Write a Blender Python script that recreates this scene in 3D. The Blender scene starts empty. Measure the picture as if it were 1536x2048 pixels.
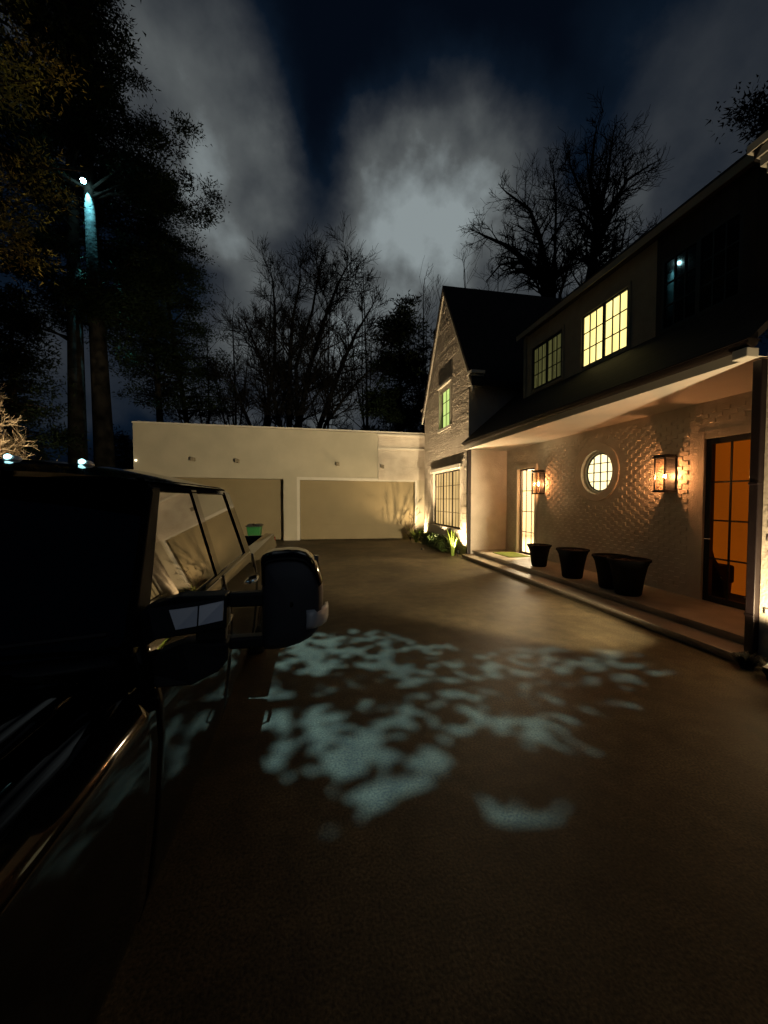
import bpy, math, random
from math import sin, cos, pi, sqrt, atan, radians, hypot
from mathutils import Vector, Matrix, noise

scene = bpy.context.scene
COL = scene.collection
R = random.Random(7)

# ------------------------------------------------------------------ camera frame
F = 768.0; CAMH = 1.75
YAW = atan(147 / 768); PIT = atan(26 / 768)
FW = Vector((sin(YAW) * cos(PIT), cos(YAW) * cos(PIT), -sin(PIT)))
RT = Vector((cos(YAW), -sin(YAW), 0)); UP = RT.cross(FW)
def ray(x, y): return FW + RT * ((x - 768) / F) + UP * ((1024 - y) / F)
def at(x, y, Y):
    d = ray(x, y); t = Y / d.y
    return Vector((0, 0, CAMH)) + d * t

# ------------------------------------------------------------------ materials
def new_mat(name):
    m = bpy.data.materials.new(name); m.use_nodes = True
    nt = m.node_tree; b = nt.nodes['Principled BSDF']
    return m, nt, b
def nd(nt, t, **kw):
    n = nt.nodes.new(t)
    for k, v in kw.items():
        if k in n.inputs: n.inputs[k].default_value = v
        else: setattr(n, k, v)
    return n
def rough_mat(name, c1, c2, scale=6, rough=.75, bump=.0, bscale=60, spec=.3, detail=6):
    m, nt, b = new_mat(name); L = nt.links
    tc = nd(nt, 'ShaderNodeTexCoord')
    n = nd(nt, 'ShaderNodeTexNoise', Scale=scale, Detail=detail)
    L.new(tc.outputs['Object'], n.inputs['Vector'])
    r = nd(nt, 'ShaderNodeValToRGB')
    r.color_ramp.elements[0].position = .3; r.color_ramp.elements[1].position = .7
    r.color_ramp.elements[0].color = (*c1, 1); r.color_ramp.elements[1].color = (*c2, 1)
    L.new(n.outputs['Fac'], r.inputs['Fac']); L.new(r.outputs['Color'], b.inputs['Base Color'])
    b.inputs['Roughness'].default_value = rough
    b.inputs['Specular IOR Level'].default_value = spec
    if bump:
        n2 = nd(nt, 'ShaderNodeTexNoise', Scale=bscale, Detail=4)
        L.new(tc.outputs['Object'], n2.inputs['Vector'])
        bp = nd(nt, 'ShaderNodeBump', Strength=bump, Distance=.02)
        L.new(n2.outputs['Fac'], bp.inputs['Height']); L.new(bp.outputs['Normal'], b.inputs['Normal'])
    return m
def plain(name, c, rough=.5, metal=0., spec=.5, coat=0.):
    m, nt, b = new_mat(name)
    n = nd(nt, 'ShaderNodeTexNoise', Scale=9., Detail=3)
    tc = nd(nt, 'ShaderNodeTexCoord'); nt.links.new(tc.outputs['Object'], n.inputs['Vector'])
    mr = nd(nt, 'ShaderNodeMapRange'); mr.inputs['To Min'].default_value = rough * .85; mr.inputs['To Max'].default_value = min(1, rough * 1.15 + .01)
    nt.links.new(n.outputs['Fac'], mr.inputs['Value']); nt.links.new(mr.outputs['Result'], b.inputs['Roughness'])
    b.inputs['Base Color'].default_value = (*c, 1); b.inputs['Metallic'].default_value = metal
    b.inputs['Specular IOR Level'].default_value = spec; b.inputs['Coat Weight'].default_value = coat
    b.inputs['Coat Roughness'].default_value = .03
    return m
def lit_pane(name, c, strength, var=.25, stripes=9., axis=1):
    m, nt, b = new_mat(name); L = nt.links
    b.inputs['Base Color'].default_value = (.02, .02, .02, 1); b.inputs['Roughness'].default_value = .06
    tc = nd(nt, 'ShaderNodeTexCoord'); mp = nd(nt, 'ShaderNodeMapping')
    sc = [stripes * .4] * 3; sc[axis] = stripes; sc[2] = .5
    mp.inputs['Scale'].default_value = sc
    L.new(tc.outputs['Object'], mp.inputs['Vector'])
    n = nd(nt, 'ShaderNodeTexNoise', Scale=1., Detail=3); L.new(mp.outputs['Vector'], n.inputs['Vector'])
    mr = nd(nt, 'ShaderNodeMapRange'); mr.inputs['From Min'].default_value = .3; mr.inputs['From Max'].default_value = .7
    mr.inputs['To Min'].default_value = strength * (1 - var); mr.inputs['To Max'].default_value = strength * (1 + var)
    L.new(n.outputs['Fac'], mr.inputs['Value'])
    b.inputs['Emission Color'].default_value = (*c, 1); L.new(mr.outputs['Result'], b.inputs['Emission Strength'])
    return m
def clear_glass(name, rough=.03, haze=0., tint=(1, 1, 1)):
    m, nt, b = new_mat(name); L = nt.links; out = nt.nodes['Material Output']
    t = nd(nt, 'ShaderNodeBsdfTransparent'); t.inputs['Color'].default_value = (*tint, 1)
    g = nd(nt, 'ShaderNodeBsdfGlossy', Roughness=rough)
    fr = nd(nt, 'ShaderNodeFresnel', IOR=1.45)
    geo = nd(nt, 'ShaderNodeNewGeometry'); inv = nd(nt, 'ShaderNodeMath', operation='SUBTRACT'); inv.inputs[0].default_value = 1
    L.new(geo.outputs['Backfacing'], inv.inputs[1]); ff = nd(nt, 'ShaderNodeMath', operation='MULTIPLY')
    L.new(fr.outputs['Fac'], ff.inputs[0]); L.new(inv.outputs[0], ff.inputs[1])
    mx = nd(nt, 'ShaderNodeMixShader'); L.new(ff.outputs[0], mx.inputs['Fac'])
    src = t
    if haze:
        tl = nd(nt, 'ShaderNodeBsdfTranslucent'); tl.inputs['Color'].default_value = (.9, .85, .8, 1)
        m2 = nd(nt, 'ShaderNodeMixShader', Fac=haze)
        L.new(t.outputs[0], m2.inputs[1]); L.new(tl.outputs[0], m2.inputs[2]); src = m2
    L.new(src.outputs[0], mx.inputs[1]); L.new(g.outputs[0], mx.inputs[2]); L.new(mx.outputs[0], out.inputs['Surface'])
    return m
def glow(name, c, s):
    m, nt, b = new_mat(name)
    b.inputs['Base Color'].default_value = (.1, .1, .1, 1)
    b.inputs['Emission Color'].default_value = (*c, 1); b.inputs['Emission Strength'].default_value = s
    return m

M = {}
M['brick'] = rough_mat('painted_brick', (.58, .52, .44), (.70, .64, .55), 3.2, .85, .35, 55, .1)
M['brick_gable'] = rough_mat('painted_brick_rough', (.52, .46, .39), (.66, .60, .52), 2.4, .7, .45, 38)
M['stucco'] = rough_mat('garage_stucco', (.44, .41, .33), (.52, .485, .39), 1.1, .8, .25, 90)
M['garage_door'] = rough_mat('garage_door_paint', (.255, .21, .125), (.285, .235, .14), 1.5, .6, .05, 60)
M['trim'] = rough_mat('trim_paint', (.60, .57, .50), (.66, .63, .56), 4, .5)
M['soffit'] = rough_mat('soffit_paint', (.62, .58, .52), (.68, .64, .57), 2, .6)
M['bronze'] = plain('dark_bronze_metal', (.03, .022, .02), .38, .6)
M['black_metal'] = plain('black_metal', (.008, .008, .009), .45, .2)
M['downspout'] = plain('oxblood_downspout', (.010, .005, .006), .45, .2)
M['stone'] = rough_mat('porch_stone', (.34, .29, .23), (.46, .40, .32), 3.5, .5, .2, 40)
M['dormer'] = rough_mat('dormer_siding', (.34, .31, .24), (.40, .37, .29), 5, .7, .1, 30)
def shingle_mat():
    m, nt, b = new_mat('slate_shingle'); L = nt.links
    tc = nd(nt, 'ShaderNodeTexCoord'); mp = nd(nt, 'ShaderNodeMapping')
    mp.inputs['Rotation'].default_value = (0, 0, pi / 2)
    L.new(tc.outputs['Object'], mp.inputs['Vector'])
    br = nd(nt, 'ShaderNodeTexBrick', Scale=2.2); br.inputs['Color1'].default_value = (.012, .010, .010, 1)
    br.inputs['Color2'].default_value = (.024, .018, .016, 1); br.inputs['Mortar'].default_value = (.004, .004, .004, 1)
    br.inputs['Mortar Size'].default_value = .02; br.inputs['Brick Width'].default_value = .5; br.inputs['Row Height'].default_value = .3
    L.new(mp.outputs['Vector'], br.inputs['Vector']); L.new(br.outputs['Color'], b.inputs['Base Color'])
    bp = nd(nt, 'ShaderNodeBump', Strength=.8, Distance=.02); bp.invert = True
    L.new(br.outputs['Fac'], bp.inputs['Height']); L.new(bp.outputs['Normal'], b.inputs['Normal'])
    b.inputs['Roughness'].default_value = .75
    return m
M['shingle'] = shingle_mat()
M['pane_bright'] = lit_pane('lit_pane_bright', (1, .80, .27), 1.7, .28, 3.5)
M['pane_dim'] = lit_pane('lit_pane_dim', (.62, .60, .20), .10, .45, 14)
M['pane_green'] = lit_pane('lit_pane_green', (.74, .96, .27), .85, .2)
M['pane_tan'] = lit_pane('lit_pane_tan', (.85, .55, .20), .8, .4, 8)
M['pane_round'] = lit_pane('lit_pane_round', (1, .83, .42), 1.9, .12, 3)
M['pane_dark'] = plain('dark_window_glass', (.004, .005, .006), .03, 0, .6)
M['glass'] = clear_glass('clear_glass')
M['lantern_glass'] = clear_glass('seeded_lantern_glass', .05, .010, (.9, .85, .8))
M['orange_backdrop'] = lit_pane('orange_backdrop_glow', (1, .20, .006), .165, .15, 1.2)
M['room_wall'] = rough_mat('room_wall_paint', (.72, .62, .46), (.76, .66, .50), 2, .7)
M['room_curtain'] = lit_pane('glowing_curtain', (1, .86, .55), 1.7, .2, 6)  # lamplight on the curtain put in as its own emission
M['bulb'] = glow('bulb_glow', (1, .43, .16), 1450)
M['led'] = glow('cool_led_glow', (.45, .95, 1), 110)
M['cyan_dot'] = glow('cyan_dot_glow', (.45, .95, 1), 4)
M['scupper'] = rough_mat('weathered_scupper', (.20, .17, .12), (.30, .26, .19), 9, .6)
M['pot'] = plain('black_matte_pot', (.004, .004, .004), .8, 0, .12)
M['soil'] = rough_mat('pot_mulch', (.02, .012, .008), (.05, .028, .018), 30, .95, .8, 40)
M['mat_green'] = rough_mat('green_doormat', (.10, .13, .02), (.15, .18, .035), 25, .95, .5, 200)
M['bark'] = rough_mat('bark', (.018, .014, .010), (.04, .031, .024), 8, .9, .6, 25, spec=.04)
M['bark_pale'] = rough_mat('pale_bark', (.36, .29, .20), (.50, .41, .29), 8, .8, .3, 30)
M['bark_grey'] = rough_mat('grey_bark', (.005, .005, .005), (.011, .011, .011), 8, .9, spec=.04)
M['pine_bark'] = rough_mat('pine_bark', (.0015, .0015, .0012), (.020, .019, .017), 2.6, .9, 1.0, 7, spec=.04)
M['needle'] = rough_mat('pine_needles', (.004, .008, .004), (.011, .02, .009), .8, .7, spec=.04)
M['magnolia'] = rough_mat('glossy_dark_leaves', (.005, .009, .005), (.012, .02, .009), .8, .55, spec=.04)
M['autumn'] = rough_mat('tawny_leaves', (.26, .18, .04), (.18, .20, .04), .5, .8)
M['box'] = rough_mat('boxwood_leaves', (.02, .04, .008), (.05, .085, .018), 3, .6)
M['iris'] = rough_mat('iris_leaves', (.14, .24, .03), (.24, .32, .06), 5, .5)
M['tuft'] = rough_mat('dark_grass_leaves', (.004, .005, .003), (.008, .010, .005), 5, .6)
M['paint'] = plain('black_car_paint', (.0025, .0025, .0028), .045, 0, .20, 0)
M['trim_black'] = plain('black_textured_plastic', (.012, .012, .014), .5, 0, .45)
M['pillar_black'] = plain('matte_black_pillar', (.003, .003, .003), .7, 0, .1)
M['housing'] = plain('charcoal_mirror_shell', (.075, .075, .088), .42, 0, .5)
M['car_glass'] = plain('tinted_car_glass', (.002, .002, .002), .015, 0, .9)
M['chrome'] = plain('chrome', (.75, .75, .77), .12, 1.)
M['silver'] = plain('silver_reflector', (.86, .87, .93), .38, 1.)
M['lens'] = plain('clear_lamp_lens', (.92, .90, .90), .25, .15, .8)
M['amber'] = plain('amber_lens', (.5, .18, .02), .12, 0, .7)
M['red_lens'] = plain('red_lens', (.45, .01, .008), .12, 0, .7)
M['rubber'] = plain('tyre_rubber', (.012, .012, .012), .8, 0, .2)
M['bin_green'] = rough_mat('green_bin_plastic', (.014, .11, .03), (.02, .14, .035), 4, .45)
M['chair'] = rough_mat('dark_upholstery', (.006, .005, .005), (.012, .01, .01), 10, .9)
M['wood'] = rough_mat('walnut', (.12, .06, .025), (.2, .1, .045), 6, .5)

def driveway_mat():
    m, nt, b = new_mat('aggregate_driveway'); L = nt.links
    tc = nd(nt, 'ShaderNodeTexCoord')
    n1 = nd(nt, 'ShaderNodeTexNoise', Scale=.8, Detail=8); n1.inputs['Roughness'].default_value = .6
    n2 = nd(nt, 'ShaderNodeTexNoise', Scale=70., Detail=4)
    n3 = nd(nt, 'ShaderNodeTexNoise', Scale=6., Detail=5)
    for n in (n1, n2, n3): L.new(tc.outputs['Object'], n.inputs['Vector'])
    r = nd(nt, 'ShaderNodeValToRGB'); e = r.color_ramp.elements
    e[0].position = .3; e[0].color = (.032, .024, .011, 1); e[1].position = .66; e[1].color = (.128, .099, .055, 1)
    L.new(n1.outputs['Fac'], r.inputs['Fac'])
    r2 = nd(nt, 'ShaderNodeValToRGB'); e = r2.color_ramp.elements
    e[0].position = .33; e[0].color = (.45, .45, .45, 1); e[1].position = .68; e[1].color = (1.5, 1.5, 1.5, 1)
    L.new(n2.outputs['Fac'], r2.inputs['Fac'])
    r3 = nd(nt, 'ShaderNodeValToRGB'); e = r3.color_ramp.elements
    e[0].position = .35; e[0].color = (.75, .75, .75, 1); e[1].position = .65; e[1].color = (1.1, 1.1, 1.1, 1)
    L.new(n3.outputs['Fac'], r3.inputs['Fac'])
    a = nd(nt, 'ShaderNodeMix', data_type='RGBA', blend_type='MULTIPLY'); a.inputs[0].default_value = 1
    L.new(r.outputs['Color'], a.inputs[6]); L.new(r2.outputs['Color'], a.inputs[7])
    c = nd(nt, 'ShaderNodeMix', data_type='RGBA', blend_type='MULTIPLY'); c.inputs[0].default_value = 1
    L.new(a.outputs[2], c.inputs[6]); L.new(r3.outputs['Color'], c.inputs[7])
    L.new(c.outputs[2], b.inputs['Base Color'])
    ad = nd(nt, 'ShaderNodeMath', operation='MULTIPLY_ADD'); ad.inputs[1].default_value = 3.
    L.new(n3.outputs['Fac'], ad.inputs[0]); L.new(n2.outputs['Fac'], ad.inputs[2])
    bp = nd(nt, 'ShaderNodeBump', Strength=.35, Distance=.004)
    L.new(ad.outputs[0], bp.inputs['Height']); L.new(bp.outputs['Normal'], b.inputs['Normal'])
    b.inputs['Roughness'].default_value = .62; b.inputs['Specular IOR Level'].default_value = .35
    return m
M['driveway'] = driveway_mat()
M['soilground'] = rough_mat('leaf_litter_ground', (.02, .018, .01), (.05, .045, .022), 1.5, .95, .8, 12)

# ------------------------------------------------------------------ mesh building
class MB:
    def __init__(s): s.v = []; s.f = []
    def add(s, vs, fs):
        o = len(s.v); s.v += [tuple(v) for v in vs]; s.f += [tuple(i + o for i in f) for f in fs]
    def box(s, x0, x1, y0, y1, z0, z1, f=None):
        vs = [(x, y, z) for z in (z0, z1) for y in (y0, y1) for x in (x0, x1)]
        if f: vs = [f(*v) for v in vs]
        s.add(vs, [(0, 2, 3, 1), (4, 5, 7, 6), (0, 1, 5, 4), (2, 6, 7, 3), (0, 4, 6, 2), (1, 3, 7, 5)])
    def quad(s, a, b, c, d): s.add([a, b, c, d], [(0, 1, 2, 3)])
    def prism(s, pts, vec):
        n = len(pts); vec = Vector(vec)
        vs = [Vector(p) for p in pts] + [Vector(p) + vec for p in pts]
        fs = [tuple(range(n))[::-1], tuple(range(n, 2 * n))] + [(i, (i + 1) % n, n + (i + 1) % n, n + i) for i in range(n)]
        s.add(vs, fs)
    def tube(s, pts, rad, n=6, cap=True):
        pts = [Vector(p) for p in pts]
        if not hasattr(rad, '__len__'): rad = [rad] * len(pts)
        o = len(s.v); side = None
        for i, p in enumerate(pts):
            d = (pts[min(i + 1, len(pts) - 1)] - pts[max(i - 1, 0)])
            if d.length < 1e-9: d = Vector((0, 0, 1))
            d.normalize()
            if side is None:
                side = d.cross(Vector((0, 0, 1)) if abs(d.z) < .9 else Vector((1, 0, 0)))
            side = side - d * side.dot(d)
            if side.length < 1e-6: side = d.cross(Vector((1, .3, 0)))
            side.normalize(); b = d.cross(side)
            for k in range(n):
                a = 2 * pi * k / n
                s.v.append(tuple(p + side * (rad[i] * cos(a)) + b * (rad[i] * sin(a))))
        for i in range(len(pts) - 1):
            for k in range(n):
                k2 = (k + 1) % n
                s.f.append((o + i * n + k, o + i * n + k2, o + (i + 1) * n + k2, o + (i + 1) * n + k))
        if cap:
            s.f.append(tuple(o + k for k in range(n))[::-1]); e = o + (len(pts) - 1) * n
            s.f.append(tuple(e + k for k in range(n)))
    def lathe(s, prof, c=(0, 0, 0), n=32, axis='z'):
        o = len(s.v)
        for r, h in prof:
            for k in range(n):
                a = 2 * pi * k / n; p = (r * cos(a), r * sin(a), h)
                if axis == 'x': p = (h, r * cos(a), r * sin(a))
                s.v.append((c[0] + p[0], c[1] + p[1], c[2] + p[2]))
        for i in range(len(prof) - 1):
            for k in range(n):
                k2 = (k + 1) % n
                s.f.append((o + i * n + k, o + i * n + k2, o + (i + 1) * n + k2, o + (i + 1) * n + k))
        s.f.append(tuple(o + k for k in range(n))[::-1]); e = o + (len(prof) - 1) * n
        s.f.append(tuple(e + k for k in range(n)))
    def grid(s, rows):
        o = len(s.v); m = len(rows[0])
        for r in rows: s.v += [tuple(p) for p in r]
        for i in range(len(rows) - 1):
            for j in range(m - 1):
                s.f.append((o + i * m + j, o + i * m + j + 1, o + (i + 1) * m + j + 1, o + (i + 1) * m + j))
    def build(s, name, mat, parent=None, smooth=False, bevel=0, fix=False, solid=0):
        me = bpy.data.meshes.new(name); me.from_pydata(s.v, [], s.f); me.update()
        if fix:
            import bmesh
            bm = bmesh.new(); bm.from_mesh(me); bmesh.ops.recalc_face_normals(bm, faces=bm.faces); bm.to_mesh(me); bm.free()
        me.materials.append(mat)
        if smooth:
            for p in me.polygons: p.use_smooth = True
        o = bpy.data.objects.new(name, me); COL.objects.link(o)
        if parent: attach(o, parent)
        if solid:
            md = o.modifiers.new('thick', 'SOLIDIFY'); md.thickness = solid; md.offset = -1
        if bevel:
            md = o.modifiers.new('bevel', 'BEVEL'); md.width = bevel; md.segments = 3; md.limit_method = 'ANGLE'; md.angle_limit = radians(35)
        return o
def world_of(o):
    m = o.matrix_basis.copy(); p = o.parent; c = o
    while p: m = p.matrix_basis @ (c.matrix_parent_inverse if False else Matrix()) @ m if False else world_parent(c) @ o.matrix_basis; break
    return m
def world_parent(o):
    if not o.parent: return Matrix()
    p = o.parent
    return world_parent(p) @ p.matrix_basis @ o.matrix_parent_inverse
def attach(o, p):
    o.parent = p
    o.matrix_parent_inverse = (world_parent(p) @ p.matrix_basis).inverted()
def tag(o, label=None, cat=None, group=None, kind=None):
    if label: o['label'] = label
    if cat: o['category'] = cat
    if group: o['group'] = group
    if kind: o['kind'] = kind
    return o
def thing(name, label, cat, loc, group=None, rz=0):
    o = bpy.data.objects.new(name, None); COL.objects.link(o); o.location = loc; o.rotation_euler = (0, 0, rz)
    o.empty_display_size = .2
    return tag(o, label, cat, group)
def copy_tree(o, parent=None):
    c = o.copy(); COL.objects.link(c)
    if parent: c.parent = parent
    for ch in o.children: copy_tree(ch, c)
    return c

def wall(mb, f, u0, u1, v0, v1, holes, reveal=.12):
    """sheet wall in (u, v) with rectangular holes and reveals; f(u, v, depth) -> point"""
    us = sorted({u0, u1, *[h[0] for h in holes], *[h[1] for h in holes]})
    vs = sorted({v0, v1, *[h[2] for h in holes], *[h[3] for h in holes]})
    us = [u for u in us if u0 <= u <= u1]; vs = [v for v in vs if v0 <= v <= v1]
    for a, b in zip(us, us[1:]):
        for c, d in zip(vs, vs[1:]):
            mu, mv = (a + b) / 2, (c + d) / 2
            if any(h[0] < mu < h[1] and h[2] < mv < h[3] for h in holes): continue
            mb.quad(f(a, c, 0), f(b, c, 0), f(b, d, 0), f(a, d, 0))
    for h in holes:
        a, b, c, d = h[:4]; r = h[4] if len(h) > 4 else reveal
        mb.quad(f(a, c, 0), f(a, d, 0), f(a, d, r), f(a, c, r)); mb.quad(f(b, c, 0), f(b, c, r), f(b, d, r), f(b, d, 0))
        mb.quad(f(a, d, 0), f(b, d, 0), f(b, d, r), f(a, d, r)); mb.quad(f(a, c, 0), f(a, c, r), f(b, c, r), f(b, c, 0))
def relief(mb, f, u0, u1, v0, v1, holes, inside=None, mode='checker', margin=.03, rng=R):
    bh = .075; row = 0; v = v0
    while v + bh <= v1 + 1e-6:
        if mode == 'checker':
            u = u0 + (.1 if row % 2 else 0); bw = .094; step = .2
        else:
            u = u0 + (.115 if row % 2 else 0); bw = .222; step = .23
        while u + bw < u1:
            ok = not any(u + bw > h[0] - margin and u < h[1] + margin and v + bh > h[2] - margin and v < h[3] + margin for h in holes)
            if ok and inside: ok = inside(u, v) and inside(u + bw, v + bh) and inside(u, v + bh) and inside(u + bw, v)
            if ok:
                if mode == 'checker': d = .0095 + rng.uniform(-.002, .0025)
                else:
                    q = noise.noise(Vector((u * .4, v * 5.1, 3.3))) + .6 * noise.noise(Vector((u * 1.4, v * 12, 1.3)))
                    d = max(.0015, .005 + .012 * q + rng.uniform(-.002, .0025))
                a, b, c, e = u, u + bw, v + .004, v + bh - .005
                P = [f(a, c, .003), f(b, c, .003), f(b, e, .003), f(a, e, .003), f(a + .004, c + .004, -d), f(b - .004, c + .004, -d), f(b - .004, e - .004, -d), f(a + .004, e - .004, -d)]
                mb.add(P, [(4, 5, 6, 7), (0, 1, 5, 4), (1, 2, 6, 5), (2, 3, 7, 6), (3, 0, 4, 7)])
            u += step
        v += bh; row += 1

def window(parent, X, y0, y1, z0, z1, sashes, cols, rows, pane, frame='black_metal', fw=.045, bar=.018, name='window', mull=.07, label=None):
    fr = MB(); a = X - .03; b = X + .035
    fr.box(a, b, y0, y0 + fw, z0, z1); fr.box(a, b, y1 - fw, y1, z0, z1)
    fr.box(a + .001, b, y0 + fw, y1 - fw, z0, z0 + fw); fr.box(a + .001, b, y0 + fw, y1 - fw, z1 - fw, z1)
    iw = (y1 - y0 - 2 * fw - (sashes - 1) * mull) / sashes; bars = MB(); pn = MB()
    for k in range(sashes):
        s0 = y0 + fw + k * (iw + mull); s1 = s0 + iw
        if k: fr.box(a + .002, b, s0 - mull, s0, z0 + fw, z1 - fw)
        for c in range(1, cols):
            y = s0 + iw * c / cols; bars.box(X - .022, X - .006, y - bar / 2, y + bar / 2, z0 + fw, z1 - fw)
        for r in range(1, rows):
            z = z0 + fw + (z1 - z0 - 2 * fw) * r / rows
            bars.box(X - .020, X - .007, s0, s1, z - bar / 2, z + bar / 2)
        pn.box(X - .005, X + .005, s0, s1, z0 + fw, z1 - fw)
    w = fr.build(name, M[frame], parent)
    if label: w['label'] = label
    bars.build('muntin_bars', M[frame], w); pn.build('pane', M[pane], w)
    return w

# ------------------------------------------------------------------ ground
g = MB(); g.quad((-140, -60, -.012), (140, -60, -.012), (140, 220, -.012), (-140, 220, -.012))
tag(g.build('ground', M['soilground']), kind='structure')
g = MB(); g.quad((-7.4, -12, 0), (4.66, -12, 0), (4.66, 17.6, 0), (-7.4, 17.6, 0))
tag(g.build('driveway', M['driveway']), kind='structure')

# ------------------------------------------------------------------ house
house = thing('house', 'white painted brick house with steep dark gabled wing, long dormer and lit porch', 'house', (5.9, 7, 0))
WX = 4.65; WY0 = 10.85; WY1 = 15.35; RY = 13.05; RZ = 9.05; EZ = 5.5
fW = lambda u, v, d: (WX + d, u, v)
# wing gable wall
wing_holes = [(11.5, 14.2, .78, 2.72), (12.35, 13.45, 4.25, 5.68)]
w = MB(); wall(w, fW, WY0, WY1, 0, EZ, wing_holes, .16)
w.add([fW(WY0, EZ, 0), fW(WY1, EZ, 0), fW(RY, RZ - .1, 0)], [(0, 1, 2)])
w.quad((WX, WY0, 0), (WX, WY0, 3.3), (6.07, WY0, 3.3), (6.07, WY0, 0)); w.quad((WX, WY0, 3.3), (WX, WY0, EZ), (11, WY0, EZ), (11, WY0, 3.3))
w.quad((WX, WY1, 0), (11, WY1, 0), (11, WY1, EZ), (WX, WY1, EZ))
def in_gable(u, v):
    if v < EZ: return True
    k = (RZ - .25 - v) / (RZ - .25 - EZ)
    return k > 0 and abs(u - RY) < k * (WY1 - WY0) / 2
ledges = wing_holes + [(11.3, 14.4, 2.72, 2.9), (12.2, 13.6, 5.68, 5.82)]
relief(w, fW, WY0 + .01, WY1, .02, RZ - .3, ledges, in_gable, 'rough')
w.build('gable_wall', M['brick_gable'], house)
t = MB()
for nm, bxs in (('window_lintel', (.10, 11.36, 14.34, 2.74, 2.86)), ('window_sill', (.06, 11.42, 14.28, .68, .778)), ('window_lintel', (.09, 12.24, 13.56, 5.70, 5.80))):
    t = MB(); t.box(WX - bxs[0], WX - .002 if 'lintel' in nm else WX + .1, *bxs[1:]); t.build(nm, M['trim'], house, bevel=.006)
t = MB()
t.box(WX - .035, WX + .1, 13.452, 13.54, 4.25, 5.698); t.box(WX - .035, WX + .1, 12.26, 12.348, 4.25, 5.698)
t.box(WX - .06, WX + .1, 12.24, 13.56, 4.16, 4.248)
t.build('window_surround', M['trim'], house)
window(house, WX + .11, 11.5, 14.2, .78, 2.72, 3, 3, 4, 'pane_tan', 'bronze', .05, .016)
window(house, WX + .11, 12.35, 13.45, 4.25, 5.68, 1, 3, 3, 'pane_green', 'bronze', .05, .02, label='narrow upper window glowing green')
# eave returns (corbels)
def corbel(y_in, y_out, z1=EZ):
    c = MB()
    for i in range(4):
        k = (i + 1) / 4; zz = z1 - .40 + i * .1
        ya, yb = sorted((y_in, y_in + (y_out - y_in) * k))
        c.box(WX - .02 - .02 * i, WX + .35, ya, yb, zz, zz + .082)
    return c.build('eave_corbel', M['trim'], house)
corbel(WY0 - .002, WY0 - .34); corbel(WY1 + .002, WY1 + .34)
# wing roof
def gable_roof(ry, half, over, x0, x1, rz=RZ, ez=EZ):
    r = MB(); sl = (rz - ez) / half; ze = ez - sl * over; th = .16
    for sgn in (-1, 1):
        yo = ry + sgn * (half + over)
        r.prism([(x0, ry, rz), (x0, yo, ze), (x0, yo, ze + th), (x0, ry, rz + th)], (x1 - x0, 0, 0))
    return r.build('roof', M['shingle'], house, fix=True)
gable_roof(RY, 2.25, .30, WX - .07, 11.5)
t = MB()
for sgn in (-1, 1):
    sl = (RZ - EZ) / 2.25; y1 = RY + sgn * 2.55; z1 = RZ - sl * 2.55
    t.prism([(WX - .05, RY, RZ - .02), (WX - .05, y1, z1 - .02), (WX - .05, y1, z1 - .17), (WX - .05, RY, RZ - .17)], (.045, 0, 0))
t.build('rake_board', M['trim'], house, fix=True)
# near wing (only its corner is in view)
NY = 3.2
n_ = MB(); fN = lambda u, v, d: (WX + d, u, v)
wall(n_, fN, -1.3, NY, 0, EZ, [], .1)
n_.add([fN(-1.3, EZ, 0), fN(NY, EZ, 0), fN(.95, RZ - .1, 0)], [(0, 1, 2)])
n_.quad((WX, NY, 0), (11, NY, 0), (11, NY, EZ), (WX, NY, EZ)); n_.quad((WX, -1.3, 0), (WX, -1.3, EZ), (11, -1.3, EZ), (11, -1.3, 0))
relief(n_, fN, 1.2, NY, .02, EZ - .45, [], None, 'rough')
n_.build('gable_wall', M['brick_gable'], house)
corbel(NY + .002, NY + .2)
gable_roof(.95, 2.25, .14, WX - .07, 11.5)
# porch recess wall with relief bricks
PX = 5.9; PY0 = 3.2; PY1 = WY0; PZ = .2; SZ = 3.22
fP = lambda u, v, d: (PX + d, u, v)
RC = (7.1, 2.31); RR = .45
holes = [(9.33, 10.2, .2, 2.6, .14), (3.45, 4.85, .2, 2.66, .1), (RC[0] - .62, RC[0] + .62, RC[1] - .62, RC[1] + .62, 0)]
w = MB(); wall(w, fP, PY0, PY1, PZ, 3.4, holes[:2] + [holes[2]], .14)
N = 64
for i in range(N):
    P = []
    for k in (i, i + 1):
        a = 2 * pi * k / N; c, s_ = cos(a), sin(a); q = .62 / max(abs(c), abs(s_))
        P.append((fP(RC[0] + RR * c, RC[1] + RR * s_, 0), fP(RC[0] + q * c, RC[1] + q * s_, 0), fP(RC[0] + RR * c, RC[1] + RR * s_, .2)))
    (a0, b0, c0), (a1, b1, c1) = P
    w.quad(a0, b0, b1, a1); w.quad(a0, a1, c1, c0)
bh = [(9.26, 10.27, .2, 2.67), (3.3, 5.02, .2, 2.82)]
relief(w, fP, PY0, PY1 - .02, .26, 3.16, bh, lambda u, v: hypot(u - RC[0], v - RC[1]) > .66, 'checker', .02)
w.build('porch_wall', M['brick'], house)
t = MB()
rows = []
for r_, d in ((.45, -.001), (.45, -.022), (.47, -.026), (.60, -.026), (.615, -.02), (.615, .002)):
    rows.append([fP(RC[0] + r_ * cos(2 * pi * k / N), RC[1] + r_ * sin(2 * pi * k / N), d) for k in range(N + 1)])
t.grid(rows)
t.build('round_window_surround', M['brick'], house, smooth=False)
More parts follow.
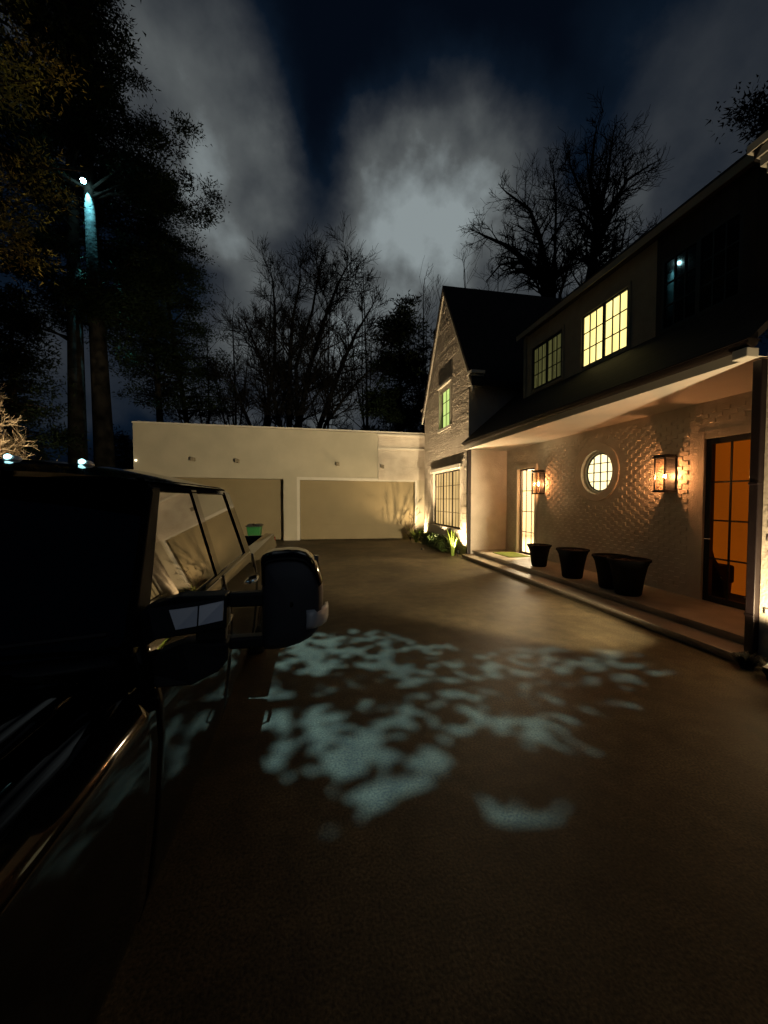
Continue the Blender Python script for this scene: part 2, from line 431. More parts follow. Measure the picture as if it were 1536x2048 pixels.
# round window
fr = MB(); rows = []
for r_, d in ((.449, .10), (.449, .06), (.40, .06), (.40, .12)):
    rows.append([fP(RC[0] + r_ * cos(2 * pi * k / N), RC[1] + r_ * sin(2 * pi * k / N), d) for k in range(N + 1)])
fr.grid(rows)
rw = fr.build('round_window', M['trim'], house)
fr = MB(); rows = []
for r_, d in ((.40, .11), (.40, .085), (.375, .085), (.375, .12)):
    rows.append([fP(RC[0] + r_ * cos(2 * pi * k / N), RC[1] + r_ * sin(2 * pi * k / N), d) for k in range(N + 1)])
fr.grid(rows)
for k in (-1, 0, 1):
    o_ = k * .19; h_ = sqrt(.39 ** 2 - o_ * o_)
    fr.box(PX + .088, PX + .104, RC[0] + o_ - .009, RC[0] + o_ + .009, RC[1] - h_, RC[1] + h_)
    fr.box(PX + .090, PX + .103, RC[0] - h_, RC[0] + h_, RC[1] + o_ - .009, RC[1] + o_ + .009)
fr.build('muntin_bars', M['bronze'], rw)
p = MB(); p.lathe([(.40, .106), (.40, .118)], (PX, RC[0], RC[1]), N, 'x'); p.build('pane', M['pane_round'], rw)
# glazed doors
window(house, PX + .1, 9.33, 10.2, .2, 2.6, 1, 3, 4, 'glass', 'bronze', .045, .02, 'glazed_door', label='tall narrow glazed door with a bright room behind')
t = MB()
t.box(PX - .03, PX + .09, 10.201, 10.29, .2, 2.69); t.box(PX - .028, PX + .09, 9.24, 9.329, .2, 2.69); t.box(PX - .026, PX + .09, 9.33, 10.2, 2.601, 2.69)
t.build('door_surround', M['trim'], house)
for y0, y1 in ((4.15, 4.85), (3.45, 4.14)):
    d = window(house, PX + .06, y0, y1, .2, 2.66, 1, 2, 4, 'glass', 'black_metal', .085, .024, 'glazed_door', label='black framed door with glowing orange glass')
    h_ = MB(); yy = y1 - .045 if y0 > 4 else y0 + .045
    h_.tube([(PX + .03, yy, 1.15), (PX - .03, yy, 1.15), (PX - .035, yy - .1 if y0 > 4 else yy + .1, 1.15)], .01, 8); h_.build('door_handle', M['chrome'], d, True)
t = MB(); t.box(PX - .012, PX + .02, 3.36, 3.449, .2, 2.75); t.box(PX - .012, PX + .02, 4.851, 4.97, .2, 2.78); t.box(PX - .010, PX + .02, 3.36, 4.97, 2.661, 2.78)
t.build('door_surround', M['brick'], house)
# rooms behind the glazed doors
r = MB()
r.quad((6.08, 9.0, .19), (9.6, 9.0, .19), (9.6, 15, .19), (6.08, 15, .19)); r.quad((6.08, 9.0, 3), (6.08, 15, 3), (9.6, 15, 3), (9.6, 9.0, 3))
r.quad((9.6, 9, .19), (9.6, 9, 3), (9.6, 15, 3), (9.6, 15, .19)); r.quad((6.08, 15, .19), (9.6, 15, .19), (9.6, 15, 3), (6.08, 15, 3)); r.quad((6.08, 9, .19), (6.08, 9, 3), (9.6, 9, 3), (9.6, 9, .19))
r.build('interior_wall', M['room_wall'], house)
r = MB()
for k in range(14):
    y = 12.9 + k * .09; r.box(9.50 - .03 * (k % 2), 9.55, y, y + .085, .25, 2.62)
r.build('curtain', M['room_curtain'], house)
r = MB(); r.box(9.42, 9.58, 12.5, 14.6, 2.66, 2.78); r.build('curtain_pelmet', M['wood'], house)
r = MB(); r.quad((6.9, 3.0, .19), (6.9, 6.4, .19), (6.9, 6.4, 3.1), (6.9, 3.0, 3.1)); r.build('interior_wall', M['orange_backdrop'], house, solid=.05)  # glowing orange backdrop in place of a lamplit room
# porch floor and step
s_ = MB(); s_.box(4.82, PX + .1, PY0, PY1 - .002, .02, PZ); s_.box(4.79, 4.818, PY0, PY1 - .002, PZ - .045, PZ); s_.build('porch_floor', M['stone'], house, bevel=.006)
s_ = MB(); s_.box(4.46, 4.819, 3.3, 10.80, .0, .055); s_.box(4.43, 4.819, 3.3, 10.80, .056, .10); s_.build('porch_step', M['stone'], house, bevel=.008)
# soffit, fascia, gutter
s_ = MB(); s_.quad((4.5, NY, SZ), (4.5, WY0, SZ), (PX, WY0, SZ), (PX, NY, SZ)); s_.build('soffit', M['soffit'], house)
f_ = MB(); f_.box(4.50, 4.525, NY + .06, WY0 - .1, SZ - .012, 3.42); f_.build('fascia', M['trim'], house)
gt = MB(); rows = []
for i in range(9):
    a = pi * i / 8; rows.append([(4.43 - .065 * cos(a), y, 3.37 - .075 * sin(a)) for y in (3.18, 10.62)])
gt.grid(rows); rows = [[(p[0], p[1], p[2]) for p in r] for r in rows]
gt.add([(4.43 - .065 * cos(pi * i / 8), 3.18, 3.37 - .075 * sin(pi * i / 8)) for i in range(9)], [tuple(range(9))])
gt.box(4.35, 4.51, 3.18, 10.62, 3.372, 3.385)
gt.build('gutter', M['bronze'], house, fix=True)
b_ = MB(); b_.box(4.37, 4.52, 3.19, 3.34, 3.2, 3.30); b_.build('gutter_outlet', M['trim'], house, bevel=.01)
for y, z1 in ((3.25, 3.2), (10.80, 3.24)):
    d = MB(); d.box(4.585, 4.70, y - .045, y + .045, .101, z1)
    for z in (.5, 1.9): d.box(4.578, 4.707, y - .047, y + .052, z, z + .03)
    d.build('downspout', M['downspout'], house, bevel=.01)
# lower main roof between the wings
rf = MB()
rf.prism([(4.40, NY, 3.39), (5.62, NY, 4.44), (5.62, NY, 4.32), (4.46, NY, 3.36)], (0, WY0 - NY - .01, 0))
rf.prism([(5.63, 9.42, 4.45), (8.6, 9.42, 7.0), (8.6, 9.42, 6.9), (5.63, 9.42, 4.33)], (0, WY0 - 9.43, 0))
rf.build('roof', M['shingle'], house, fix=True)
# long dormer
DX = 5.6; DY0 = 3.25; DY1 = 9.42
dh = [(6.03, 7.22, 4.47, 5.54), (7.86, 9.05, 4.5, 5.58), (4.15, 5.32, 4.42, 5.54)]
fD = lambda u, v, d: (DX + d, u, v)
w = MB(); wall(w, fD, 5.42, DY1, 4.3, 5.98, dh[:2], .06)
w.quad((DX, DY1, 4.3), (9, DY1, 4.3), (9, DY1, 6.2), (DX, DY1, 6.2))
w.build('dormer_wall', M['dormer'], house)
fD2 = lambda u, v, d: (DX - .05 + d, u, v)
w = MB(); wall(w, fD2, DY0, 5.419, 4.3, 5.98, dh[2:], .06); w.quad((DX - .05, 5.419, 4.3), (DX + .05, 5.419, 4.3), (DX + .05, 5.419, 5.98), (DX - .05, 5.419, 5.98))
w.build('dormer_wall', M['shingle'], house)['label'] = 'dark slate hung end of the dormer wall'
t = MB(); t.box(DX - .03, DX + .02, DY1 - .1, DY1 + .012, 4.42, 5.97); t.build('corner_board', M['dormer'], house)
for a, b, c, d in dh[:2]:
    t = MB()
    t.box(DX - .02, DX + .02, a - .06, a - .002, c - .06, d + .06); t.box(DX - .02, DX + .02, b + .002, b + .06, c - .06, d + .06)
    t.box(DX - .018, DX + .02, a - .002, b + .002, d + .002, d + .06); t.box(DX - .03, DX + .02, a - .002, b + .002, c - .06, c - .002)
    t.build('window_surround', M['dormer'], house)
window(house, DX + .03, *dh[0], 2, 3, 3, 'pane_bright', 'black_metal', .035, .02, label='brightly lit yellow dormer window')
window(house, DX + .03, *dh[1], 2, 3, 3, 'pane_dim', 'black_metal', .06, .02, label='dimly lit olive dormer window')
window(house, DX - .02, *dh[2], 2, 3, 3, 'pane_dark', 'black_metal', .04, .02, label='unlit dormer window')
rf = MB(); rf.prism([(5.44, DY0 - .05, 6.0), (5.44, DY0 - .05, 6.12), (9.6, DY0 - .05, 7.2), (9.6, DY0 - .05, 7.05)], (0, DY1 + .2 - DY0, 0)); rf.build('dormer_roof', M['shingle'], house, fix=True)
f_ = MB(); f_.box(5.425, 5.439, DY0, DY1 + .14, 5.95, 6.07); f_.build('fascia', M['dormer'], house)

# ------------------------------------------------------------------ garage (local frame, facade along -x)
gz = -atan(.06)
garage = thing('garage', 'long cream flat roofed garage with two wide recessed doors at the end of the driveway', 'garage', (4.6, 16.3, 0), rz=gz)
GM = Matrix.Translation((4.6, 16.3, 0)) @ Matrix.Rotation(gz, 4, 'Z')
def fG(u, v, d): return tuple(GM @ Vector((u, d, v * (1 + .0045 * max(0, -u)))))
def gbox(mb, u0, u1, d0, d1, v0, v1): mb.box(u0, u1, d0, d1, v0, v1, lambda x, y, z: fG(x, z, y))
gh = [(-5.05, -.1, 0, 2.5, .32), (-10.9, -5.72, 0, 2.52, .42)]
w = MB(); wall(w, fG, -11.55, 1.6, 0, 4.55, gh)
w.quad(fG(-11.55, 0, 0), fG(-11.55, 4.55, 0), fG(-11.55, 4.55, 7), fG(-11.55, 0, 7)); w.quad(fG(1.6, 0, 0), fG(1.6, 0, 7), fG(1.6, 4.55, 7), fG(1.6, 4.55, 0))
w.quad(fG(-11.55, 0, 7), fG(-11.55, 4.55, 7), fG(1.6, 4.55, 7), fG(1.6, 0, 7)); w.quad(fG(-11.55, 4.5, 0.01), fG(1.6, 4.5, 0.01), fG(1.6, 4.5, 6.99), fG(-11.55, 4.5, 6.99))
w.build('wall', M['stucco'], garage)
c = MB(); gbox(c, -11.58, 1.6, -.03, .28, 4.551, 4.61); c.build('coping', M['trim'], garage, bevel=.008)
b_ = MB(); wallB = lambda u, v, d: fG(u, v, d - .035)
gbox(b_, -1.72, 1.5, -.035, -.001, 2.56, 4.545)
relief(b_, wallB, -1.70, 1.4, 2.6, 4.5, [(-1.8, 1.5, 3.84, 3.96)], None, 'rough', .01)
b_.build('brick_panel', M['brick_gable'], garage)
c = MB(); gbox(c, -1.74, 1.5, -.085, -.036, 3.86, 3.93); gbox(c, -1.76, 1.5, -.075, -.036, 4.44, 4.5); c.build('brick_ledge', M['trim'], garage)
t = MB(); gbox(t, -5.17, -5.052, -.02, .05, 0, 2.62); gbox(t, -5.05, -.1, -.02, .03, 2.502, 2.62); gbox(t, -.098, .0, -.02, .05, 0, 2.62)
t.build('door_surround', M['trim'], garage)
for k, (a, b, c0, c1, dep) in enumerate(gh):
    d = MB(); nrow = 4
    for i in range(nrow):
        z0 = c0 + (c1 - c0) * i / nrow; z1 = c0 + (c1 - c0) * (i + 1) / nrow
        gbox(d, a + .002, b - .002, dep - .03, dep + .02, z0 + .004, z1 - .004)
    gbox(d, a, b, dep, dep + .03, c0, c1)
    dd = d.build('garage_door', M['garage_door'], garage)
    pn = MB()
    for i in range(nrow):
        z0 = c0 + (c1 - c0) * i / nrow; z1 = c0 + (c1 - c0) * (i + 1) / nrow
        for j in range(8):
            u0 = a + (b - a) * j / 8; u1 = a + (b - a) * (j + 1) / 8
            gbox(pn, u0 + .08, u1 - .08, dep - .036, dep - .0302, z0 + .09, z1 - .09)
    pn.build('raised_panel', M['garage_door'], dd)
for u, v in ((-9.27, 3.22), (-7.55, 3.2), (-3.45, 3.18), (-1.55, 3.12)):
    s_ = MB(); gbox(s_, u - .07, u + .07, -.20, -.001 if u < -2 else -.04, v - .07, v + .07); s_.build('scupper', M['scupper'], garage, bevel=.01)
s_ = MB(); gbox(s_, -11.48, -11.42, -.06, -.001, 3.1, 3.16); s_.build('indicator_lamp', glow('small_lamp_glow', (1, .85, .6), 3), garage)

# ------------------------------------------------------------------ lanterns
def lantern(y, z, label):
    L_ = thing('wall_lantern', label, 'lantern', (PX, y, z), 'lanterns on the porch wall')
    hw = .10; d0 = .015; d1 = .235; h = .31; X = lambda d: PX - d
    c = MB(); c.box(X(d1 + .02), X(d0 - .005), y - hw - .02, y + hw + .02, z + h - .055, z + h - .03)
    c.box(X(d1 + .008), X(d0 + .005), y - hw - .008, y + hw + .008, z + h - .029, z + h); c.build('cap', M['black_metal'], L_)
    c = MB(); c.box(X(d1 + .01), X(d0 - .004), y - hw - .01, y + hw + .01, z - h, z - h + .035); c.build('base', M['black_metal'], L_)
    c = MB()
    for sx in (d0, d1 - .016):
        for sy in (-hw, hw - .016): c.box(X(sx + .016), X(sx), y + sy, y + sy + .016, z - h + .036, z + h - .056)
    c.build('frame', M['black_metal'], L_)
    c = MB(); c.box(PX - .014, PX - .001, y - hw, y + hw, z - h + .04, z + h - .06); c.build('backplate', M['black_metal'], L_)
    c = MB(); a, b = z - h + .036, z + h - .056
    c.box(X(d1 - .005), X(d1 - .009), y - hw + .017, y + hw - .017, a, b)
    for sy in (-hw + .005, hw - .009): c.box(X(d1 - .017), X(d0 + .017), y + sy, y + sy + .004, a, b)
    c.build('pane', M['lantern_glass'], L_)
    c = MB(); c.lathe([(.012, -.275), (.012, -.09)], (X(.125), y, z), 12); c.build('candle_sleeve', M['bronze'], L_)
    c = MB(); c.lathe([(.004, -.085), (.014, -.07), (.019, -.05), (.014, -.02), (.003, 0)], (X(.125), y, z), 12); c.build('bulb', M['bulb'], L_, True)
    return Vector((X(.125), y, z - .045))
lan = [lantern(5.4, 2.17, 'black box wall lantern between the round window and the orange lit door'),
       lantern(9.0, 2.18, 'black box wall lantern beside the narrow white lit glazed door')]

# ------------------------------------------------------------------ pots, mat, bin, chair
def pot(x, y, label, s=1., z=PZ):
    P = thing('planter_pot', label, 'planter', (x, y, z), 'black planters along the porch')
    b = MB(); b.lathe([(.17 * s, 0), (.185 * s, .02), (.215 * s, .25 * s), (.255 * s, .45 * s), (.285 * s, .52 * s), (.305 * s, .535 * s), (.305 * s, .565 * s), (.27 * s, .565 * s), (.255 * s, .52 * s), (.01, .51 * s)], (x, y, z + .001), 40)
    b.build('pot_body', M['pot'], P, True)
    q = MB(); rr = random.Random(int(x * 100 + y * 10)); rows = []
    for i in range(7):
        r_ = .255 * s * (1 - i / 6) + .001
        rows.append([(x + r_ * cos(2 * pi * k / 28), y + r_ * sin(2 * pi * k / 28), z + .525 * s + .03 * (i / 6) + rr.uniform(-.008, .012)) for k in range(28)])
        rows[-1].append(rows[-1][0])
    q.grid(rows); q.build('mulch', M['soil'], P)
pot(5.18, 8.0, 'farthest black planter pot, nearest the glazed door and doormat', .88)
pot(5.08, 6.72, 'black planter pot standing alone second from the glazed door')
pot(5.16, 5.82, 'black planter pot tucked behind the nearest pot')
pot(5.08, 5.36, 'nearest black planter pot, closest to the orange lit door', 1.03)
m_ = MB(); m_.box(5.15, 5.78, 9.3, 10.25, PZ + .001, PZ + .018); tag(m_.build('doormat', M['mat_green'], bevel=.006), 'flat green doormat lying before the glazed door', 'doormat')
B_ = thing('trash_bin', 'green wheeled trash bin with black lid behind the pickup bed', 'trash bin', (-1.80, 13.1, 0))
b = MB(); bx, by = -1.80, 13.1
lo = [(-.12, -.18), (.12, -.18), (.12, .18), (-.12, .18)]; hi = [(-.22, -.27), (.22, -.27), (.22, .27), (-.22, .27)]
b.add([(bx + x, by + y, .06) for x, y in lo] + [(bx + x, by + y, .86) for x, y in hi], [(3, 2, 1, 0), (4, 5, 6, 7)] + [(i, (i + 1) % 4, 4 + (i + 1) % 4, 4 + i) for i in range(4)])
b.build('bin_body', M['bin_green'], B_, bevel=.02)
b = MB(); b.box(bx - .24, bx + .24, by - .29, by + .32, .862, .90); b.box(bx - .20, bx - .03, by - .24, by + .24, .9, .935); b.box(bx + .03, bx + .20, by - .24, by + .24, .9, .935); b.tube([(bx - .22, by + .34, .87), (bx + .22, by + .34, .87)], .018, 8); b.build('lid', M['trim_black'], B_, bevel=.015)
for sx in (-.15, .15):
    b = MB(); b.lathe([(.08, -.025), (.1, -.02), (.1, .02), (.08, .025)], (bx + sx, by + .24, .1), 20, 'x'); b.build('wheel', M['rubber'], B_)
A_ = thing('armchair', 'dark high backed armchair seen behind the orange lit door glass', 'armchair', (6.35, 5.4, PZ))
b = MB(); rows = []
prof = [(.0, .52), (.35, .56), (.6, .40), (.8, .27), (.98, .22), (1.05, .20)]
pts = [(0.0, .0), (.0, .62), (.3, .60), (.42, .52), (.62, .38), (.9, .30), (1.15, .26), (1.2, .2), (1.2, 0)]
ol = [(6.3, 5.15 - w_, PZ + .12 + z_) for z_, w_ in pts[1:-1]] + [(6.3, 5.15 + w_, PZ + .12 + z_) for z_, w_ in pts[1:-1]][::-1]
ol = [(x_, y_ + .30, z_ - .14) for x_, y_, z_ in ol]; b.prism(ol, (.14, 0, 0)); b.build('backrest', M['chair'], A_, bevel=.03, fix=True)
b = MB(); b.box(6.45, 6.86, 5.08, 5.85, PZ + .16, PZ + .46); b.build('seat', M['chair'], A_, bevel=.04)
for x_ in (6.34, 6.8):
    for y_ in (5.12, 5.8):
        b = MB(); b.tube([(x_, y_, PZ), (x_, y_, PZ + .17)], [.018, .028], 8); b.build('leg', M['wood'], A_)

# ------------------------------------------------------------------ garden plants near the house
def leaves(mb, c, rx, ry, rz, n, size, rng, shell=.35):
    for _ in range(n):
        while True:
            p = Vector((rng.uniform(-1, 1), rng.uniform(-1, 1), rng.uniform(-1, 1)))
            if shell < p.length < 1: break
        q = Vector((c[0] + p.x * rx, c[1] + p.y * ry, c[2] + p.z * rz))
        a = Vector((rng.uniform(-1, 1), rng.uniform(-1, 1), rng.uniform(-1, 1))).normalized()
        b2 = a.cross(Vector((rng.uniform(-1, 1), rng.uniform(-1, 1), rng.uniform(-1, 1)))).normalized()
        s1 = size * rng.uniform(.6, 1.3); s2 = s1 * .42
        mb.add([q - a * s1, q - b2 * s2, q + a * s1, q + b2 * s2], [(0, 1, 2, 3)])
hb = random.Random(3); hg = MB()
for k in range(34):
    y = 11.75 + 2.9 * k / 33; leaves(hg, (4.33 + hb.uniform(-.05, .05), y, .26 + hb.uniform(-.03, .05)), .26, .2, .27, 190, .026, hb, .2)
H_ = thing('hedge', 'low clipped dark green hedge under the tall gable window', 'hedge', (4.33, 13.2, 0)); hg.build('foliage', M['box'], H_)
def spiky(x, y, h, n, label, mat, seed, spread=.4, wd=.022):
    rg = random.Random(seed); mb = MB()
    for k in range(n):
        a = rg.uniform(0, 2 * pi); ln = h * rg.uniform(.55, 1.1); out = ln * rg.uniform(.1, spread); d = Vector((cos(a), sin(a), 0)); sd = Vector((-sin(a), cos(a), 0))
        L_ = []; Rr = []
        for i in range(6):
            q = i / 5; p = Vector((x, y, 0)) + d * (.05 + out * q ** 1.8) + Vector((0, 0, ln * (q - .25 * spread * q ** 3)))
            wv = wd * (1 - q) ** .6 + .002; L_.append(p - sd * wv); Rr.append(p + sd * wv)
        mb.grid([L_, Rr])
    return tag(mb.build('iris_plant' if mat == 'iris' else 'tufted_plant', M[mat]), label, 'plant')
spiky(4.32, 11.25, .85, 26, 'uplit yellow green spiky plant at the near corner of the gable wall', 'iris', 5)
spiky(4.2, 15.0, .75, 34, 'uplit bright green spiky plant at the far corner by the garage', 'iris', 6, .8)
spiky(4.42, 3.14, .17, 110, 'dark tufted plant at the foot of the near downspout', 'tuft', 8, .9, .016)
spiky(4.36, 2.86, .19, 110, 'dark tufted plant at the right edge of the photo', 'tuft', 9, .9, .016)

# ------------------------------------------------------------------ trees
def branch_tree(limbs, rng, twig_levels=3, dens=1.0, spread=.75, min_r=.006, upright=.35, lens=.42):
    """limbs: list of (points, r0, r1). Grows side branches from them."""
    wood = []
    def grow(p0, d, ln, r, lev):
        n = 4; pts = [p0]; dd = d.copy(); p = p0.copy()
        for i in range(n):
            dd = (dd + Vector((rng.uniform(-1, 1), rng.uniform(-1, 1), rng.uniform(-.6, 1) * .6 + upright * .35)) * .22).normalized()
            p = p + dd * (ln / n); pts.append(p.copy())
        wood.append((pts, [max(min_r, r * (1 - .8 * i / n)) for i in range(n + 1)], 5 if lev == 0 else (4 if lev == 1 else 3), lev))
        if lev < twig_levels:
            k = max(2, int((5 if lev < 2 else 4) * dens + rng.random()))
            for j in range(k):
                t = rng.uniform(.25, 1.0); i = min(n - 1, int(t * n)); q = pts[i].lerp(pts[i + 1], t * n - i) if t < 1 else pts[-1]
                ax = Vector((rng.uniform(-1, 1), rng.uniform(-1, 1), rng.uniform(-1, 1))).normalized()
                side = dd.cross(ax)
                if side.length < .05: continue
                nd_ = (dd * rng.uniform(.5, 1) + side.normalized() * spread * rng.uniform(.6, 1.2) + Vector((0, 0, upright * .3))).normalized()
                grow(q, nd_, ln * rng.uniform(.42, .68), r * .5, lev + 1)
    for pts, r0, r1 in limbs:
        pts = [Vector(p) for p in pts]; m = len(pts)
        rad = [r0 + (r1 - r0) * i / (m - 1) for i in range(m)]
        wood.append((pts, rad, 8, -1))
        total = sum((pts[i + 1] - pts[i]).length for i in range(m - 1))
        nb = int(total * 1.5 * dens)
        for _ in range(nb):
            t = rng.uniform(.22, 1) * (m - 1); i = min(m - 2, int(t)); q = pts[i].lerp(pts[i + 1], t - i)
            dd = (pts[i + 1] - pts[i]).normalized(); ax = Vector((rng.uniform(-1, 1), rng.uniform(-1, 1), rng.uniform(-1, 1)))
            side = dd.cross(ax)
            if side.length < .05: continue
            d = (dd * rng.uniform(.4, .9) + side.normalized() * spread).normalized()
            grow(q, d, total * lens * rng.uniform(.35, 1) * (1 - .45 * t / (m - 1)), max(.012, (r0 + (r1 - r0) * t / (m - 1)) * .45), 0)
        e = pts[-1]; grow(e, (pts[-1] - pts[-2]).normalized(), total * lens * .32, r1, 0)
    return wood
def wood_obj(name, label, cat, base, wood, mat, group=None, split=0):
    T = thing(name, label, cat, base, group); tr = MB(); br = MB()
    for pts, rad, n, lev in wood: (tr if lev < 0 else br).tube(pts, rad, n, False)
    tr.build('trunk', M[mat], T, True); br.build('branches', M[mat], T, True)['kind'] = 'stuff'
    return T

def wig(pts, rng, a):
    out = []
    for i, p in enumerate(pts):
        p = Vector(p)
        if 0 < i < len(pts) - 1: p += Vector((rng.uniform(-a, a), rng.uniform(-a, a), 0))
        out.append(p)
    return out
rg = random.Random(11); conifer_later = []
# big bare vase shaped tree behind the garage
D = 22.; base = at(600, 1080, D); base.z = 0
def limb(pxs, Y0, Y1, r0, r1):
    n = len(pxs); return ([base] + [at(x, y, Y0 + (Y1 - Y0) * i / (n - 1)) for i, (x, y) in enumerate(pxs)], r0, r1)
lim = [limb([(578, 860), (580, 720), (585, 640), (600, 560)], D, D - .5, .20, .04), limb([(598, 850), (618, 740), (645, 650), (675, 570), (690, 540)], D, D + 1, .2, .04),
       limb([(595, 850), (592, 730), (625, 620), (640, 530)], D, D + .8, .15, .04), limb([(640, 850), (680, 740), (710, 670), (740, 620)], D, D - 1, .18, .04),
       limb([(560, 850), (540, 760), (515, 700), (495, 655)], D, D + 1, .15, .04), limb([(500, 850), (480, 800), (458, 750)], D, D - 1.2, .12, .04),
       limb([(650, 850), (700, 780), (760, 720)], D, D - 1.5, .12, .04), limb([(530, 850), (550, 720), (550, 620), (545, 560)], D, D + 1.5, .14, .04)]
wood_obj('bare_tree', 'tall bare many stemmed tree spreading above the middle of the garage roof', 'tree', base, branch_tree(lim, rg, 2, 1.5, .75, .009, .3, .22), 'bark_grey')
# smaller bare trees further back
for k, (x, yt, Y, lab) in enumerate(((470, 640, 30, 'small bare tree at the left behind the big pines'), (730, 560, 32, 'thin bare tree behind the big vase shaped tree'), (850, 575, 33, 'bare tree top showing just left of the gable peak'),
                                     (540, 600, 34, 'hazy bare tree low behind the vase shaped tree'), (650, 590, 36, 'far bare tree deep behind the garage roof'), (930, 545, 27, 'bare tree top just above the gable ridge'), (1010, 560, 29, 'slim bare tree above the middle of the gable ridge'), (400, 690, 27, 'thin bare tree seen under the pine boughs'))):
    b0 = at(x, 1060, Y); b0.z = 0; tp = at(x + rg.uniform(-15, 15), yt, Y)
    l0 = [(wig([b0, b0.lerp(tp, .3), b0.lerp(tp, .6), tp], rg, .3), .16, .03)]
    for q in range(4):
        e = at(x + rg.uniform(-70, 70), yt + rg.uniform(20, 130), Y + rg.uniform(-1.5, 1.5)); s0 = b0.lerp(tp, rg.uniform(.25, .45))
        l0.append((wig([s0, s0.lerp(e, .5) + Vector((0, 0, -.3)), e], rg, .2), .08, .02))
    wood_obj('bare_tree', lab, 'tree', b0, branch_tree(l0, rg, 2, .6, .7, .010, .5, .30), 'bark_grey', 'bare trees behind the house')
tb = Vector((4.12, 15.62, 0)); lim = [([tb, tb + Vector((.1 * k, .12, .5)), tb + Vector((.22 * k, .2 + .05 * k * k, 1.0 + .1 * k))], .012, .005) for k in (-2, -1, 0, 1, 1.6)]
wood_obj('twig_shrub', 'thin bare twiggy shrub in the corner between garage and gable', 'shrub', tb, branch_tree(lim, rg, 1, 1.6, .7, .004, .5, .5), 'bark')
for k_, (x_, y_) in enumerate(((-9.5, 9.0), (-8.8, 5.6), (-9.2, 2.0))):  # out-of-view evergreens added to keep the hood's reflections dark
    T_ = conifer_later.append((x_, y_))
# two big trees behind the house roof
D = 24.; base = at(1100, 1060, D); base.z = 0
lim = [limb([(1100, 620), (1085, 560), (1050, 520), (1010, 490), (965, 470)], D, D - 1, .34, .06), limb([(1100, 600), (1092, 530), (1078, 470), (1060, 420), (1020, 390)], D, D + 1, .28, .06),
       limb([(1108, 600), (1110, 500), (1112, 420), (1108, 350)], D, D + .4, .16, .04), limb([(1120, 590), (1135, 540), (1150, 500)], D, D - 1, .14, .05), limb([(1050, 520), (1000, 530), (975, 560)], D - .5, D - 1.5, .1, .03)]
lim[4] = (lim[4][0][1:], .1, .03)
wood_obj('bare_tree', 'bare tree arching left above the roof valley beside the gable', 'tree', base, branch_tree(lim, rg, 2, 1.0, .8, .010, .15, .15), 'bark_grey')
D = 21.; base = at(1178, 1060, D); base.z = 0
lim = [limb([(1178, 575), (1190, 490), (1195, 430), (1180, 360), (1190, 270)], D, D + 1, .34, .06), limb([(1180, 560), (1195, 480), (1225, 410), (1255, 360), (1300, 330)], D, D - 1, .26, .04),
       limb([(1178, 560), (1194, 440), (1165, 390), (1140, 330)], D, D + 1, .2, .05), limb([(1180, 560), (1200, 430), (1215, 350), (1225, 280)], D, D - 1, .2, .05), limb([(1182, 560), (1230, 520), (1285, 470)], D, D - 1, .1, .03)]
wood_obj('bare_tree', 'tallest bare tree rising above the long dormer roof', 'tree', base, branch_tree(lim, rg, 2, .95, .75, .010, .2, .13), 'bark_grey')

def needle_clump(mb, c, r, n, rng, size=.16, flat=.55):
    for _ in range(n):
        p = Vector((rng.gauss(0, .42), rng.gauss(0, .42), rng.gauss(0, .42) * flat)) * r
        q = Vector(c) + p
        a = (p.normalized() * .8 + Vector((rng.uniform(-1, 1), rng.uniform(-1, 1), rng.uniform(-.7, 1)))).normalized()
        b2 = a.cross(Vector((rng.uniform(-1, 1), rng.uniform(-1, 1), rng.uniform(-1, 1))))
        if b2.length < .05: continue
        b2.normalize(); s1 = size * rng.uniform(.7, 1.5); s2 = size * .22
        mb.add([q - b2 * s2, q + a * s1, q + b2 * s2], [(0, 1, 2)])
def conifer(label, base, height, r_tr, z0, rmax, nlimb, rng, mat='needle', name='pine_tree', lean=(0, 0), prof=None, clumpn=190, csize=.60, nsize=.135, bark='pine_bark', group=None, keep=None):
    T = thing(name, label, 'tree', base, group); base = Vector(base)
    top = base + Vector((lean[0], lean[1], height)); tr = MB()
    pts = [base.lerp(top, k / 10) for k in range(11)]
    tr.tube(pts, [r_tr * (1 - .85 * k / 10) for k in range(11)], 12); tr.build('trunk', M[bark], T, True)
    lb = MB(); fo = MB()
    for k in range(nlimb):
        q = rng.random() ** .85; z = z0 + (height - z0) * q; c0 = base.lerp(top, z / height)
        rad = rmax * (prof(q) if prof else (1 - q) ** .7) * rng.uniform(.6, 1.05)
        a = rng.uniform(0, 2 * pi); d = Vector((cos(a), sin(a), 0)); droop = rng.uniform(-.1, .3)
        e = c0 + d * rad + Vector((0, 0, rad * droop)); mid = c0.lerp(e, .5) + Vector((0, 0, rad * .06))
        if keep and not (keep(mid) and keep(e) and keep(c0.lerp(e, .2))): continue
        lb.tube([c0, mid, mid.lerp(e, .7)], [.04 + .01 * rad, .026, .007], 5, False)
        m = max(2, int(rad * 1.7))
        for j in range(m):
            t = .35 + .65 * (j + rng.random()) / m; p = c0.lerp(e, t) + Vector((rng.uniform(-.5, .5), rng.uniform(-.5, .5), rng.uniform(-.25, .3)))
            if keep and not keep(p): continue
            needle_clump(fo, p, csize * rng.uniform(.7, 1.35), int(clumpn * rng.uniform(.7, 1.2)), rng, nsize)
    lb.build('limbs', M[bark], T, True)['kind'] = 'stuff'; fo.build('foliage', M[mat], T)
    return T
rp = random.Random(21)
LAMP = Vector((-9.15, 18.55, 15.3))                                   # the lamp up in the pine
tgt = Vector((1.2, 3.3, 0)); axis = (tgt - LAMP).normalized()
